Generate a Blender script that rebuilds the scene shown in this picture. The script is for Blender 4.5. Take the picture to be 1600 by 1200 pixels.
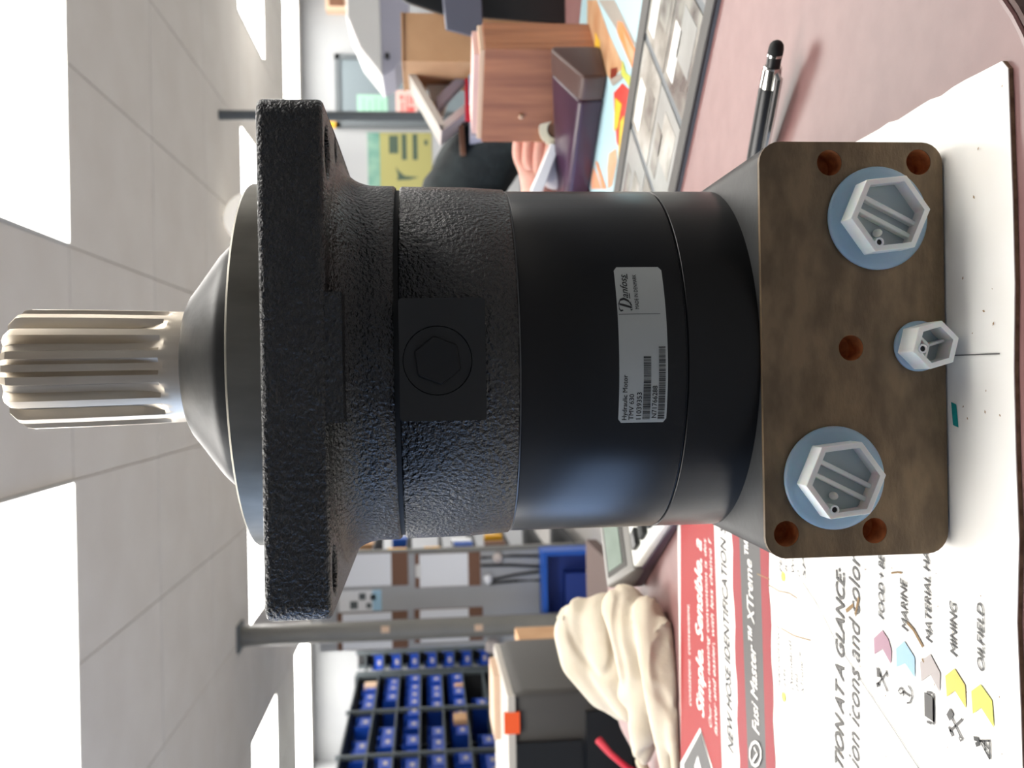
import bpy, bmesh, math, random
from mathutils import Vector, Matrix, noise
random.seed(7)
for o in list(bpy.data.objects): bpy.data.objects.remove(o)
S = bpy.context.scene
COL = S.collection
R = math.radians

# ------------------------------------------------------------------ camera
# camera stands 0.43 m in front of the motor axis; z = 0 is the lens height; the phone is held turned on its side
CAM = Vector((-.0089, -.4327, 0)); TH, RO, YAW, F = .0925, -.0183, -.0036, 1452.
FW = Vector((math.sin(YAW)*math.cos(TH), math.cos(YAW)*math.cos(TH), -math.sin(TH)))
r0 = Vector((math.cos(YAW), -math.sin(YAW), 0)); u0 = r0.cross(FW)
RT = math.cos(RO)*r0 + math.sin(RO)*u0; UP = -math.sin(RO)*r0 + math.cos(RO)*u0
cd = bpy.data.cameras.new('camera'); cam = bpy.data.objects.new('camera', cd); COL.objects.link(cam)
m3 = Matrix((-UP, RT, -FW)).transposed()          # image x = world down, image y = world right
cam.matrix_world = Matrix.Translation(CAM) @ m3.to_4x4()
cd.sensor_fit = 'HORIZONTAL'; cd.sensor_width = 36; cd.lens = F/1600*36; cd.clip_start = .01; cd.clip_end = 100
cd.dof.use_dof = True; cd.dof.focus_distance = .36; cd.dof.aperture_fstop = 17
S.camera = cam
def ray(x, y): return FW + RT*((600-y)/F) - UP*((x-800)/F)
def at(x, y, Y): d = ray(x, y); return CAM + d*((Y-CAM.y)/d.y)     # point at distance Y
def onz(x, y, Z): d = ray(x, y); return CAM + d*((Z-CAM.z)/d.z)    # point at height Z

# ------------------------------------------------------------------ light and exposure
S.view_settings.view_transform = 'Standard'; S.view_settings.look = 'None'
S.view_settings.gamma = 1; S.view_settings.use_curve_mapping = False
S.view_settings.exposure = 0.0
W = bpy.data.worlds.new('sky'); S.world = W; W.use_nodes = True
bg = W.node_tree.nodes['Background']; bg.inputs[0].default_value = (.42, .62, 1, 1); bg.inputs[1].default_value = 1.2
PANEL_POWER = 10.0
ld = bpy.data.lights.new('daylight', 'AREA'); ld.shape = 'RECTANGLE'; ld.size = 4.6; ld.size_y = 1.3
ld.color = (.40, .60, 1); ld.energy = 75
lo = bpy.data.objects.new('daylight', ld); COL.objects.link(lo)
lo.location = (-4.4, .6, .3); lo.rotation_euler = (R(90), 0, R(-90))

# ------------------------------------------------------------------ helpers
def lin(r, g, b): return tuple(((c/255)/12.92 if c/255 <= .04045 else ((c/255+.055)/1.055)**2.4) for c in (r, g, b))
MATS = {}
def mat(name, col, rough=.5, metal=0., spec=.5, col2=None, vs=20., vmin=.35, vmax=.65, bump=0., bs=200., bd=.001, sss=0., trans=0., emit=0., aniso=None, coat=0., detail=4., wave=None):
    m = bpy.data.materials.new(name); m.use_nodes = True; nt = m.node_tree; N = nt.nodes; b = N['Principled BSDF']
    b.inputs['Base Color'].default_value = (*col, 1); b.inputs['Roughness'].default_value = rough
    b.inputs['Metallic'].default_value = metal; b.inputs['Specular IOR Level'].default_value = spec
    b.inputs['Transmission Weight'].default_value = trans; b.inputs['Coat Weight'].default_value = coat
    if sss: b.inputs['Subsurface Weight'].default_value = sss; b.inputs['Subsurface Scale'].default_value = .004
    if emit: b.inputs['Emission Color'].default_value = (*col, 1); b.inputs['Emission Strength'].default_value = emit
    tc = N.new('ShaderNodeTexCoord')
    vec = tc.outputs['Object']
    if aniso:
        mp = N.new('ShaderNodeMapping'); mp.inputs['Scale'].default_value = aniso
        nt.links.new(tc.outputs['Object'], mp.inputs[0]); vec = mp.outputs[0]
    if col2 is not None:
        n = N.new('ShaderNodeTexNoise'); n.inputs['Scale'].default_value = vs; n.inputs['Detail'].default_value = detail
        rp = N.new('ShaderNodeValToRGB'); rp.color_ramp.elements[0].position = vmin; rp.color_ramp.elements[1].position = vmax
        rp.color_ramp.elements[0].color = (*col, 1); rp.color_ramp.elements[1].color = (*col2, 1)
        nt.links.new(vec, n.inputs['Vector']); nt.links.new(n.outputs['Fac'], rp.inputs[0]); nt.links.new(rp.outputs[0], b.inputs['Base Color'])
    if bump:
        n2 = N.new('ShaderNodeTexNoise'); n2.inputs['Scale'].default_value = bs; n2.inputs['Detail'].default_value = 3
        bp = N.new('ShaderNodeBump'); bp.inputs['Strength'].default_value = bump; bp.inputs['Distance'].default_value = bd
        nt.links.new(vec, n2.inputs['Vector']); nt.links.new(n2.outputs['Fac'], bp.inputs['Height']); nt.links.new(bp.outputs[0], b.inputs['Normal'])
    MATS[name] = m; return m
M4 = {}                                            # world matrix of each thing
def meshobj(name, bm, m, smooth=False, bev=0., seg=2, ang=35):
    if bev:
        es = [e for e in bm.edges if len(e.link_faces) == 2 and e.calc_face_angle(0) > R(30)]
        bmesh.ops.bevel(bm, geom=es, offset=bev, segments=seg, affect='EDGES', profile=.5, clamp_overlap=True)
    me = bpy.data.meshes.new(name); bm.to_mesh(me); bm.free()
    if smooth:
        for p in me.polygons: p.use_smooth = True
        me.set_sharp_from_angle(angle=R(ang))
    for mm in (m if isinstance(m, (list, tuple)) else [m]): me.materials.append(mm)
    o = bpy.data.objects.new(name, me); COL.objects.link(o); return o
def part(name, bm, m, parent, **k):
    """bm is in world space unless the parent was made with local=True"""
    lab = k.pop('label', None); kind = k.pop('kind', None)
    Mi = M4.get(parent.name)
    if Mi is not None: bm.transform(Mi.inverted())
    o = meshobj(name, bm, m, **k); o.parent = parent
    if Mi is not None: M4[o.name] = Mi
    if lab: o['label'] = lab
    if kind: o['kind'] = kind
    return o
def tag(o, label, cat, group=None):
    o['label'] = label; o['category'] = cat
    if group: o['group'] = group
    return o
def thing(name, label, cat, loc=(0, 0, 0), rz=0., group=None, local=False):
    o = bpy.data.objects.new(name, None); COL.objects.link(o); o.empty_display_size = .05
    o.location = loc; o.rotation_euler = (0, 0, rz)
    if not local: M4[o.name] = Matrix.Translation(Vector(loc)) @ Matrix.Rotation(rz, 4, 'Z')
    return tag(o, label, cat, group)
def solo(name, bm, m, label, cat, group=None, **k):
    """a thing that is one mesh; origin at the centre of its base"""
    xs = [v.co for v in bm.verts]; c = Vector(((min(v.x for v in xs)+max(v.x for v in xs))/2, (min(v.y for v in xs)+max(v.y for v in xs))/2, min(v.z for v in xs)))
    bm.transform(Matrix.Translation(-c)); o = meshobj(name, bm, m, **k); o.location = c
    M4[o.name] = Matrix.Translation(c)
    return tag(o, label, cat, group)
def struct(name, bm, m, parent=None, **k):
    o = meshobj(name, bm, m, **k)
    if parent: o.parent = parent
    else: o['kind'] = 'structure'
    return o
def B(): return bmesh.new()
def box(bm, x0, x1, y0, y1, z0, z1, mx=None, skip=()):
    v = [bm.verts.new(p) for p in ((x0,y0,z0),(x1,y0,z0),(x1,y1,z0),(x0,y1,z0),(x0,y0,z1),(x1,y0,z1),(x1,y1,z1),(x0,y1,z1))]
    for k, f in dict(bottom=(3,2,1,0), top=(4,5,6,7), front=(0,1,5,4), right=(1,2,6,5), back=(2,3,7,6), left=(3,0,4,7)).items():
        if k not in skip: bm.faces.new([v[i] for i in f])
    if mx is not None: bmesh.ops.transform(bm, matrix=mx, verts=v)
    return bm
def BX(*a, **k): return box(B(), *a, **k)
def lathe(bm, prof, n=96, c=(0, 0), cap0=True, cap1=True):
    rings = [[bm.verts.new((c[0]+r*math.cos(2*math.pi*i/n), c[1]+r*math.sin(2*math.pi*i/n), z)) for i in range(n)] for r, z in prof]
    for a, b in zip(rings, rings[1:]):
        for i in range(n): bm.faces.new((a[i], b[i], b[(i+1) % n], a[(i+1) % n]))
    if cap0: bm.faces.new(rings[0])
    if cap1: bm.faces.new(rings[-1][::-1])
    bmesh.ops.recalc_face_normals(bm, faces=bm.faces)
    return bm
def prism(bm, poly, z0, z1, mx=None):
    a = [bm.verts.new((x, y, z0)) for x, y in poly]; b = [bm.verts.new((x, y, z1)) for x, y in poly]; n = len(poly)
    fs = [bm.faces.new(a[::-1]), bm.faces.new(b)]
    for i in range(n): fs.append(bm.faces.new((a[i], a[(i+1) % n], b[(i+1) % n], b[i])))
    bmesh.ops.recalc_face_normals(bm, faces=fs)
    if mx is not None: bmesh.ops.transform(bm, matrix=mx, verts=a+b)
    return bm
def cyl(bm, p0, p1, r0, r1=None, n=16, caps=True):
    p0 = Vector(p0); p1 = Vector(p1); d = (p1-p0); L = d.length; r1 = r0 if r1 is None else r1
    q = d.to_track_quat('Z', 'Y').to_matrix().to_4x4(); mx = Matrix.Translation(p0) @ q
    a = [bm.verts.new(mx @ Vector((r0*math.cos(2*math.pi*i/n), r0*math.sin(2*math.pi*i/n), 0))) for i in range(n)]
    b = [bm.verts.new(mx @ Vector((r1*math.cos(2*math.pi*i/n), r1*math.sin(2*math.pi*i/n), L))) for i in range(n)]
    for i in range(n): bm.faces.new((a[i], a[(i+1) % n], b[(i+1) % n], b[i]))
    if caps: bm.faces.new(a[::-1]); bm.faces.new(b)
    return bm
def tube(bm, pts, r, n=8):
    pts = [Vector(p) for p in pts]; rs = r if isinstance(r, (list, tuple)) else [r]*len(pts); prev = None
    for i, p in enumerate(pts):
        t = (pts[min(i+1, len(pts)-1)]-pts[max(i-1, 0)]).normalized(); q = t.to_track_quat('Z', 'Y').to_matrix()
        ring = [bm.verts.new(p+q @ Vector((rs[i]*math.cos(2*math.pi*k/n), rs[i]*math.sin(2*math.pi*k/n), 0))) for k in range(n)]
        if prev:
            for k in range(n): bm.faces.new((prev[k], prev[(k+1) % n], ring[(k+1) % n], ring[k]))
        else: bm.faces.new(ring[::-1])
        prev = ring
    bm.faces.new(prev); bmesh.ops.recalc_face_normals(bm, faces=bm.faces); return bm
def rrect(x0, x1, y0, y1, r, n=6):
    p = []
    for cx, cy, a in ((x1-r, y1-r, 0), (x0+r, y1-r, 90), (x0+r, y0+r, 180), (x1-r, y0+r, 270)):
        for i in range(n+1): t = R(a+90*i/n); p.append((cx+r*math.cos(t), cy+r*math.sin(t)))
    return p
def circ(cx, cy, r, n=28): return [(cx+r*math.cos(2*math.pi*i/n), cy+r*math.sin(2*math.pi*i/n)) for i in range(n)]
def plate(bm, outer, holes, z0, z1, mx=None):
    """extruded outline with through holes"""
    vs = []
    for z in (z0, z1):
        es = []; lev = []
        for lp in [outer]+holes:
            v = [bm.verts.new((x, y, z)) for x, y in lp]; lev.append(v)
            es += [bm.edges.new((v[i], v[(i+1) % len(v)])) for i in range(len(v))]
        bmesh.ops.triangle_fill(bm, use_beauty=True, use_dissolve=False, edges=es); vs.append(lev)
    for a, b in zip(*vs):
        for i in range(len(a)): bm.faces.new((a[i], a[(i+1) % len(a)], b[(i+1) % len(b)], b[i]))
    bmesh.ops.recalc_face_normals(bm, faces=bm.faces)
    if mx is not None: bm.transform(mx)
    return bm
_txt = {}
def text2d(s, bold=0., shear=0.):
    k = (s, bold, shear)
    if k not in _txt:
        c = bpy.data.curves.new('glyphs', 'FONT'); c.body = s; c.size = 1; c.offset = bold; c.shear = shear; c.resolution_u = 3; c.fill_mode = 'FRONT'
        o = bpy.data.objects.new('glyphs', c); COL.objects.link(o); dg = bpy.context.evaluated_depsgraph_get(); me = o.evaluated_get(dg).to_mesh()
        _txt[k] = ([(v.co.x, v.co.y) for v in me.vertices], [tuple(p.vertices) for p in me.polygons])
        o.evaluated_get(dg).to_mesh_clear(); bpy.data.objects.remove(o); bpy.data.curves.remove(c)
    return _txt[k]
CAP = .69
def put_text(bm, s, fn, w=None, h=1., bold=0., shear=0.):
    """fn maps (x along the line, y above the baseline) in metres to a point"""
    vs, fs = text2d(s, 0., shear); x0 = min(v[0] for v in vs); x1 = max(v[0] for v in vs); sx = (w/(x1-x0)) if w else h/CAP; sy = h/CAP
    for k, (dx, dy) in enumerate(((-bold, 0), (bold, 0), (0, bold*.6), (0, -bold*.6)) if bold else ((0, 0),)):
        bv = [bm.verts.new(fn((x-x0)*sx+dx*sy, (y+dy)*sy)+Vector((0, -k*8e-6, k*3e-5))) for x, y in vs]
        for f in fs: bm.faces.new([bv[i] for i in f])
    return bm
def ribbon(bm, pts, w, fn=None):
    pts = [Vector((p[0], p[1])) for p in pts]; L = []
    for i, p in enumerate(pts):
        t = (pts[min(i+1, len(pts)-1)]-pts[max(i-1, 0)]).normalized(); nn = Vector((-t.y, t.x))
        ww = w[i] if isinstance(w, (list, tuple)) else w
        L.append((p+nn*ww/2, p-nn*ww/2))
    v = [[bm.verts.new(fn(q.x, q.y) if fn else (q.x, q.y, 0)) for q in pr] for pr in L]
    for a, b in zip(v, v[1:]): bm.faces.new((a[0], b[0], b[1], a[1]))
    return bm
def poly(bm, pts):
    f = bm.faces.new([bm.verts.new(p) for p in pts]); f.normal_update(); return f
def copytree(o, loc=None, rz=None, label=None):
    def rec(a, par):
        c = a.copy(); COL.objects.link(c); c.parent = par
        for ch in [x for x in bpy.data.objects if x.parent == a]: rec(ch, c)
        return c
    c = rec(o, None)
    if loc is not None: c.location = loc
    if rz is not None: c.rotation_euler = (0, 0, rz)
    if label: c['label'] = label
    return c
def applied(o, name=None):
    """replace an object's mesh with its modified mesh"""
    dg = bpy.context.evaluated_depsgraph_get(); me = bpy.data.meshes.new_from_object(o.evaluated_get(dg)); o.modifiers.clear(); old = o.data; o.data = me; bpy.data.meshes.remove(old); return o

# ------------------------------------------------------------------ materials
m_ceil = mat('ceiling_tile_white', lin(226, 222, 217), .9, col2=lin(220, 215, 209), vs=2.5)
m_grid = mat('ceiling_grid', lin(222, 214, 204), .8)
m_wall = mat('wall_paint', lin(168, 170, 172), .85, col2=lin(161, 163, 166), vs=1.5)
m_floor = mat('floor_vinyl', lin(158, 155, 152), .5, col2=lin(148, 145, 142), vs=6)
m_lens = mat('light_diffuser', (1, .97, .92), .6, emit=PANEL_POWER)
m_alu = mat('painted_metal_trim', lin(215, 214, 210), .5)
m_cast = mat('cast_black_paint', (.0075, .0077, .0077), .26, bump=1., bs=640, bd=.0017, spec=.6)
m_blk = mat('smooth_black_paint', (.004, .004, .0045), .3, spec=.38, bump=.05, bs=700, bd=.0003)
m_pad = mat('machined_black_paint', (.008, .008, .008), .42)
m_steel = mat('splined_steel', lin(222, 212, 196), .44, metal=1., col2=lin(200, 188, 170), vs=90, aniso=(1, 1, .12), bump=.1, bs=260, bd=.0002)
m_cover = mat('dark_phosphate', lin(54, 54, 52), .42, metal=.3, col2=lin(40, 40, 39), vs=60, bump=.3, bs=160, bd=.0004)
m_pilot = mat('machined_pilot', lin(128, 124, 114), .42, metal=.7, col2=lin(108, 104, 94), vs=70, aniso=(1, 1, .3))
m_edge = mat('bare_metal_edge', lin(96, 96, 96), .4, metal=1.)
m_gap = mat('joint_shadow_black', (.003, .003, .003), .7)
m_brown = mat('rusty_machined_steel', lin(134, 112, 84), .48, metal=.2, col2=lin(104, 86, 64), vs=55, bump=.45, bs=420, bd=.0005, aniso=(1, 1, 2.2))
m_blockpaint = mat('block_grey_black_paint', lin(52, 53, 53), .5, col2=lin(38, 38, 38), vs=60, bump=.2, bs=300, bd=.0004)
m_rust = mat('rust', lin(222, 150, 96), .75, col2=lin(176, 106, 62), vs=200)
m_plug = mat('milky_plastic', lin(246, 248, 244), .32, sss=.25)
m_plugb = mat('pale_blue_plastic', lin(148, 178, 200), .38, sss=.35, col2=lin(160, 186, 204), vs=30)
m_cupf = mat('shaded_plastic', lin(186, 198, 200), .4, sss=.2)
m_label = mat('silver_label', lin(176, 180, 177), .4)
m_ink = mat('black_ink', (.012, .012, .012), .5)
m_inkg = mat('grey_print', lin(98, 96, 93), .6)
m_counter = mat('maroon_laminate', lin(122, 84, 82), .42, spec=1., col2=lin(130, 93, 90), vs=60, bump=.04, bs=900, bd=.0002)
m_cedge = mat('counter_edge_band', lin(74, 40, 34), .5)
m_ccore = mat('counter_carcass', lin(70, 48, 42), .6)
m_paper = mat('coated_paper', lin(244, 242, 236), .35, col2=lin(238, 234, 226), vs=16)
m_papere = mat('paper_edge', lin(150, 122, 92), .8, col2=lin(110, 84, 60), vs=180)
m_red = mat('red_print', lin(146, 4, 12), .5, spec=.35)
m_red2 = mat('light_red_print', lin(138, 28, 38), .5, spec=.35)
m_char = mat('charcoal_print', lin(42, 40, 40), .42)
m_white = mat('white_print', lin(238, 236, 230), .4)
m_dirt = mat('dirt_stain', lin(150, 122, 84), .8)
m_tealp = mat('teal_print', lin(0, 140, 138), .4)
m_pur = mat('purple_print', lin(176, 134, 150), .5)
m_lblue = mat('light_blue_print', lin(160, 200, 224), .5)
m_lgrey = mat('warm_grey_print', lin(186, 176, 172), .5)
m_gold = mat('gold_print', lin(226, 206, 84), .5)
m_yel = mat('yellow_print', lin(240, 238, 84), .5)
m_chrome = mat('chrome', lin(225, 225, 222), .1, metal=1.)
m_black = mat('black_plastic', lin(26, 27, 28), .35)
m_rubber = mat('black_rubber', lin(24, 26, 26), .7)
m_towel = mat('beige_cotton', lin(214, 203, 184), .95, spec=.1, col2=lin(206, 193, 172), vs=30, bump=.5, bs=700, bd=.0006)
m_silver = mat('silver_plastic', lin(198, 198, 194), .35)
m_silver2 = mat('grey_plastic', lin(128, 126, 122), .4)
m_keypad = mat('keypad_white', lin(225, 226, 218), .45)
m_lcd = mat('lcd_glass', lin(124, 136, 126), .12, col2=lin(136, 148, 140), vs=20)
m_wood = mat('wood_laminate', lin(172, 112, 76), .5, col2=lin(134, 82, 54), vs=75, aniso=(1, 1, .1), vmin=.3, vmax=.7, detail=8)
m_woodl = mat('pale_board', lin(206, 176, 150), .6)
m_card = mat('cardboard', lin(200, 160, 120), .8, col2=lin(186, 145, 106), vs=12)
m_disp = mat('plum_enamel', lin(62, 34, 58), .3, col2=lin(52, 26, 42), vs=14)
m_dispb = mat('brown_end_cap', lin(74, 50, 44), .45)
m_tape = mat('masking_tape', lin(226, 220, 196), .6)
m_skin = mat('skin', lin(222, 172, 156), .5, sss=.2, col2=lin(206, 148, 132), vs=40)
m_jack = mat('dark_jacket', lin(28, 34, 36), .85, col2=lin(38, 48, 50), vs=25, bump=.5, bs=90, bd=.004)
m_hair = mat('dark_hair', lin(38, 28, 22), .6, bump=.6, bs=150, bd=.003)
m_trou = mat('navy_trousers', lin(34, 40, 56), .85)
m_col = mat('grey_column_paint', lin(122, 120, 114), .4, col2=lin(112, 111, 107), vs=3)
m_door = mat('blue_grey_door', lin(116, 128, 134), .55)
m_frame = mat('dark_grey_frame', lin(92, 98, 102), .5)
m_mint = mat('mint_paper', lin(150, 192, 172), .7)
m_signr = mat('sign_red', lin(222, 92, 88), .6)
m_pink = mat('sign_pink', lin(216, 178, 170), .6)
m_teald = mat('poster_teal', lin(86, 134, 122), .6, col2=lin(124, 160, 142), vs=5)
m_ochre = mat('poster_yellow', lin(150, 146, 90), .6)
m_dgreen = mat('poster_dark_green', lin(58, 76, 62), .6)
m_steelg = mat('rack_grey', lin(78, 86, 90), .5)
m_dark = mat('rack_dark', lin(34, 35, 38), .7)
m_bin = mat('bin_blue', lin(16, 66, 168), .4)
m_blue = mat('frame_blue', lin(8, 78, 170), .4)
m_blued = mat('panel_dark_blue', lin(8, 44, 122), .5)
m_cork = mat('brown_board', lin(112, 78, 58), .7)
m_sheet = mat('white_sheet', lin(226, 228, 232), .7)
m_yell = mat('yellow_plastic', lin(224, 166, 22), .45)
m_ora = mat('orange_sticker', lin(240, 92, 36), .6)
m_prn = mat('printer_dark_grey', lin(68, 66, 63), .55)
m_prnl = mat('printer_beige', lin(190, 184, 174), .5)
m_redp = mat('red_plastic', lin(196, 28, 52), .4)
m_slate = mat('slate_panel', lin(92, 94, 108), .45)
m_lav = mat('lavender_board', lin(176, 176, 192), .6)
m_glass = mat('window_glass', (1, 1, 1), .02, trans=1., spec=.5)
m_globe = mat('opal_globe', lin(240, 236, 228), .3, emit=.55)

# ================================================================== THE ROOM
FLOOR, CEIL, YB, YF, XL, XR = -1.29, 1.41, 10.85, -3.2, -4.5, 4.9
struct('floor', BX(XL-.1, XR+.1, YF-.1, YB+.1, FLOOR-.1, FLOOR), m_floor)
ceil = struct('ceiling', BX(XL-.1, XR+.1, YF-.1, YB+.1, CEIL+.012, CEIL+.11), m_grid)
struct('wall_back', BX(XL-.1, XR+.1, YB, YB+.1, FLOOR, CEIL+.012), m_wall)
struct('wall_right', BX(XR, XR+.1, YF, YB, FLOOR, CEIL+.012), m_wall)
struct('wall_front', BX(XL-.1, XR+.1, YF-.1, YF, FLOOR, CEIL+.012), m_wall)
wy0, wy1, wz0, wz1 = -1.8, 3.0, -.4, 1.0
bm = B()
box(bm, XL-.1, XL, YF, wy0, FLOOR, CEIL+.012); box(bm, XL-.1, XL, wy1, YB, FLOOR, CEIL+.012)
box(bm, XL-.1, XL, wy0, wy1, FLOOR, wz0); box(bm, XL-.1, XL, wy0, wy1, wz1, CEIL+.012)
struct('wall_left', bm, m_wall)
bm = B()
for a, b_, c_, d_ in ((wy0, wy0+.06, wz0, wz1), (wy1-.06, wy1, wz0, wz1), (wy0, wy1, wz0, wz0+.06), (wy0, wy1, wz1-.06, wz1), (.57, .63, wz0, wz1)):
    box(bm, XL-.09, XL-.02, a, b_, c_, d_)
win = struct('window_1', bm, m_alu)
for a, b_ in ((wy0+.06, .57), (.63, wy1-.06)):
    p = struct('pane', BX(XL-.062, XL-.056, a, b_, wz0+.06, wz1-.06), m_glass, win)
bm = BX(XL, XR, YB-.015, YB, FLOOR, FLOOR+.1); struct('baseboard_back', bm, m_frame)

# ceiling tiles and the light panels set between them
XS = [-4.5, -3.6, -2.8, -1.9, -1.12, -.375, .56, 1.3, 2.03, 2.92, 3.7, 4.5]
YS = [3.43+1.185*k for k in range(-5, 8)]
LIT = []
for ry in (-.125, 2.245, 6.985, 9.36):  # first row is unseen, added overhead for illumination
    cols = [(-1.9, -.375), (.56, 2.03), (2.92, 4.5), (-4.5, -2.8)]
    for a, b_ in cols: LIT.append((a, b_, ry, ry+1.185))
def lit(x, y): return any(a < x < b_ and c < y < d_ for a, b_, c, d_ in LIT)
cache = {}
for i, (a, b_) in enumerate(zip(XS, XS[1:])):
    for j, (c, d_) in enumerate(zip(YS, YS[1:])):
        if lit((a+b_)/2, (c+d_)/2) or c > YB: continue
        d2 = min(d_, YB); w, h = round(b_-a, 3), round(d2-c, 3)
        g = .0035
        if (w, h) not in cache:
            o = struct('ceiling_tile', BX(-w/2+g, w/2-g, -h/2+g, h/2-g, 0, .013), m_ceil, ceil, bev=.003, seg=1); cache[(w, h)] = o.data
        else:
            o = bpy.data.objects.new('ceiling_tile', cache[(w, h)]); COL.objects.link(o); o.parent = ceil
        o.location = ((a+b_)/2, (c+d2)/2, CEIL)
where = {-.125: 'added row out of view', 2.245: 'nearest row', 6.985: 'middle row', 9.36: 'farthest row'}
for a, b_, c, d_ in LIT:
    if c == -.125 and (a < -3 or a > 2.5): continue
    cx = (a+b_)/2
    side = 'far left' if a < -2.5 else 'left of centre' if a < -1 else 'right of centre' if a < 2 else 'far right'
    t = thing('ceiling_light', f'glowing white ceiling light panel, {where[c]}, {side}', 'light', (cx, (c+d_)/2, CEIL+.002), group='ceiling light panels')
    g = .012
    part('diffuser', BX(a+g, b_-g, c+g, d_-g, CEIL-.004, CEIL+.011), m_lens, t, bev=.003, seg=1)
    bm = B()
    for q in ((a, b_, c, c+g), (a, b_, d_-g, d_), (a, a+g, c+g, d_-g), (b_-g, b_, c+g, d_-g)): box(bm, *q, CEIL-.008, CEIL+.0115)
    part('frame', bm, m_alu, t)
g = at(392, 342, 6.3)
t = thing('globe_fixture', 'white opal globe hanging from the ceiling behind the motor flange', 'lamp', (g.x, g.y, CEIL))
bm = B(); bmesh.ops.create_uvsphere(bm, u_segments=24, v_segments=16, radius=.185, matrix=Matrix.Translation(g)); part('globe', bm, m_globe, t, smooth=True)
part('stem', cyl(B(), (g.x, g.y, g.z+.17), (g.x, g.y, CEIL), .02), m_alu, t, smooth=True)

# steel columns
c0 = at(600, 985, 6.6)
t = thing('support_column', 'thick round grey steel column on the left, in front of the clipboards', 'column', (c0.x, c0.y, FLOOR))
part('post', lathe(B(), [(.077, FLOOR), (.077, CEIL)], 32, (c0.x, c0.y)), m_col, t, smooth=True)
part('base_plate', BX(c0.x-.14, c0.x+.14, c0.y-.14, c0.y+.14, FLOOR, FLOOR+.02), m_col, t, bev=.004)
part('cap_plate', BX(c0.x-.1, c0.x+.1, c0.y-.1, c0.y+.1, CEIL-.018, CEIL), m_frame, t, bev=.003)
for x, y in ((602, 984), (748, 981)):
    q = at(x, y, c0.y-.08); part('masking_tape_patch', BX(q.x-.022, q.x+.022, q.y-.004, q.y+.02, q.z-.03, q.z+.03), m_woodl, t)
c1 = at(500, 181, 6.26)
t = thing('support_column', 'slim dark grey post on the right, in front of the door', 'column', (c1.x, c1.y, FLOOR))
part('post', lathe(B(), [(.034, FLOOR), (.034, CEIL)], 24, (c1.x, c1.y)), m_frame, t, smooth=True)
part('base_plate', BX(c1.x-.09, c1.x+.09, c1.y-.09, c1.y+.09, FLOOR, FLOOR+.02), m_frame, t, bev=.004)

# back wall, right side: door, notices, poster
YW = YB-.001
d0 = at(525, 200, YW); d1 = at(525, 86, YW)
bm = B(); fw_ = .06
box(bm, d0.x, d0.x+fw_, YB-.05, YW, FLOOR, d0.z); box(bm, d1.x-fw_, d1.x, YB-.05, YW, FLOOR, d0.z); box(bm, d0.x, d1.x, YB-.05, YW, d0.z-fw_, d0.z)
dr = struct('door_1', bm, m_frame, bev=.004, seg=1)
struct('door_leaf', BX(d0.x+fw_, d1.x-fw_, YB-.025, YW, FLOOR, d0.z-fw_), m_door, dr)
bm = cyl(B(), (d0.x+.14, YB-.025, FLOOR+1.0), (d0.x+.14, YB-.08, FLOOR+1.0), .012); tube(bm, [(d0.x+.14, YB-.08, FLOOR+1.0), (d0.x+.26, YB-.085, FLOOR+1.0)], .011)
struct('door_handle', bm, m_chrome, dr, smooth=True)
def sheet(name, x0, y0, x1, y1, Y, m, label, cat, th=.006):
    a = at(x0, y0, Y); b_ = at(x1, y1, Y)
    xa, xb = sorted((a.x, b_.x)); za, zb = sorted((a.z, b_.z))
    t = thing(name, label, cat, ((xa+xb)/2, Y, za)); part('sheet', BX(xa, xb, Y-th, Y, za, zb), m, t)
    return t, xa, xb, za, zb
YD = YB-.0255
t, xa, xb, za, zb = sheet('notice', 558, 148, 606, 181, YD, m_mint, 'pale mint green notice taped to the grey door', 'notice')
bm = B(); lm = mat('faint_green_print', lin(128, 172, 150), .7)
for k in range(4):
    z = zb-(zb-za)*(.2+.2*k); box(bm, xa+.04, xb-.04-.03*(k % 2), YD-.008, YD-.006, z-.016, z+.008)
part('print', bm, lm, t)
t, xa, xb, za, zb = sheet('warning_sign', 618, 141, 653, 181, YD, m_pink, 'small white sign with red print below the green notice', 'sign')
bm = B(); wd, hg = xb-xa, zb-za
for u0_, u1_, v0, v1 in ((.62, .8, .2, .34), (.15, .55, .25, .34), (.15, .8, .45, .52), (.15, .35, .55, .85), (.42, .8, .6, .66), (.45, .75, .72, .8)):
    box(bm, xa+wd*u0_, xa+wd*u1_, YD-.008, YD-.006, zb-hg*v1, zb-hg*v0)
part('print', bm, m_signr, t)
t, xa, xb, za, zb = sheet('wall_poster', 574, 207, 676, 312, YW, m_ochre, 'yellow-green poster with teal header and dark whale-tail shape on the back wall', 'poster')
wd, hg = xb-xa, zb-za
part('header', BX(xa, xb, YW-.008, YW-.006, zb-hg*.19, zb), m_teald, t)
for x0, x1, y0, y1 in ((608, 622, 212, 240), (628, 635, 210, 250), (645, 652, 210, 250), (663, 668, 219, 227)):
    a = at(x0, y1, YW); b_ = at(x1, y0, YW); part('dark_picture', BX(a.x, b_.x, YW-.008, YW-.006, b_.z, a.z), m_dgreen, t)
bm = B(); f = poly(bm, [(lambda q: (q.x, YW-.008, q.z))(at(x, y, YW)) for x, y in ((618, 260), (623, 267), (632, 275), (655, 277), (640, 281), (620, 282), (622, 275))]); bmesh.ops.triangulate(bm, faces=[f])
part('dark_print', bm, m_dgreen, t)
solo('small_sign', BX(*sorted((at(512, 190, YW).x, at(512, 200, YW).x)), YW-.01, YW, at(526, 195, YW).z, at(512, 195, YW).z), m_yell, 'small orange-yellow tag beside the door frame', 'sign', bev=.004)
p = at(528, 10, YW)
t = thing('wall_speaker', 'small orange-brown box mounted high on the back wall', 'speaker', (p.x, p.y, p.z-.14))
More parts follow.
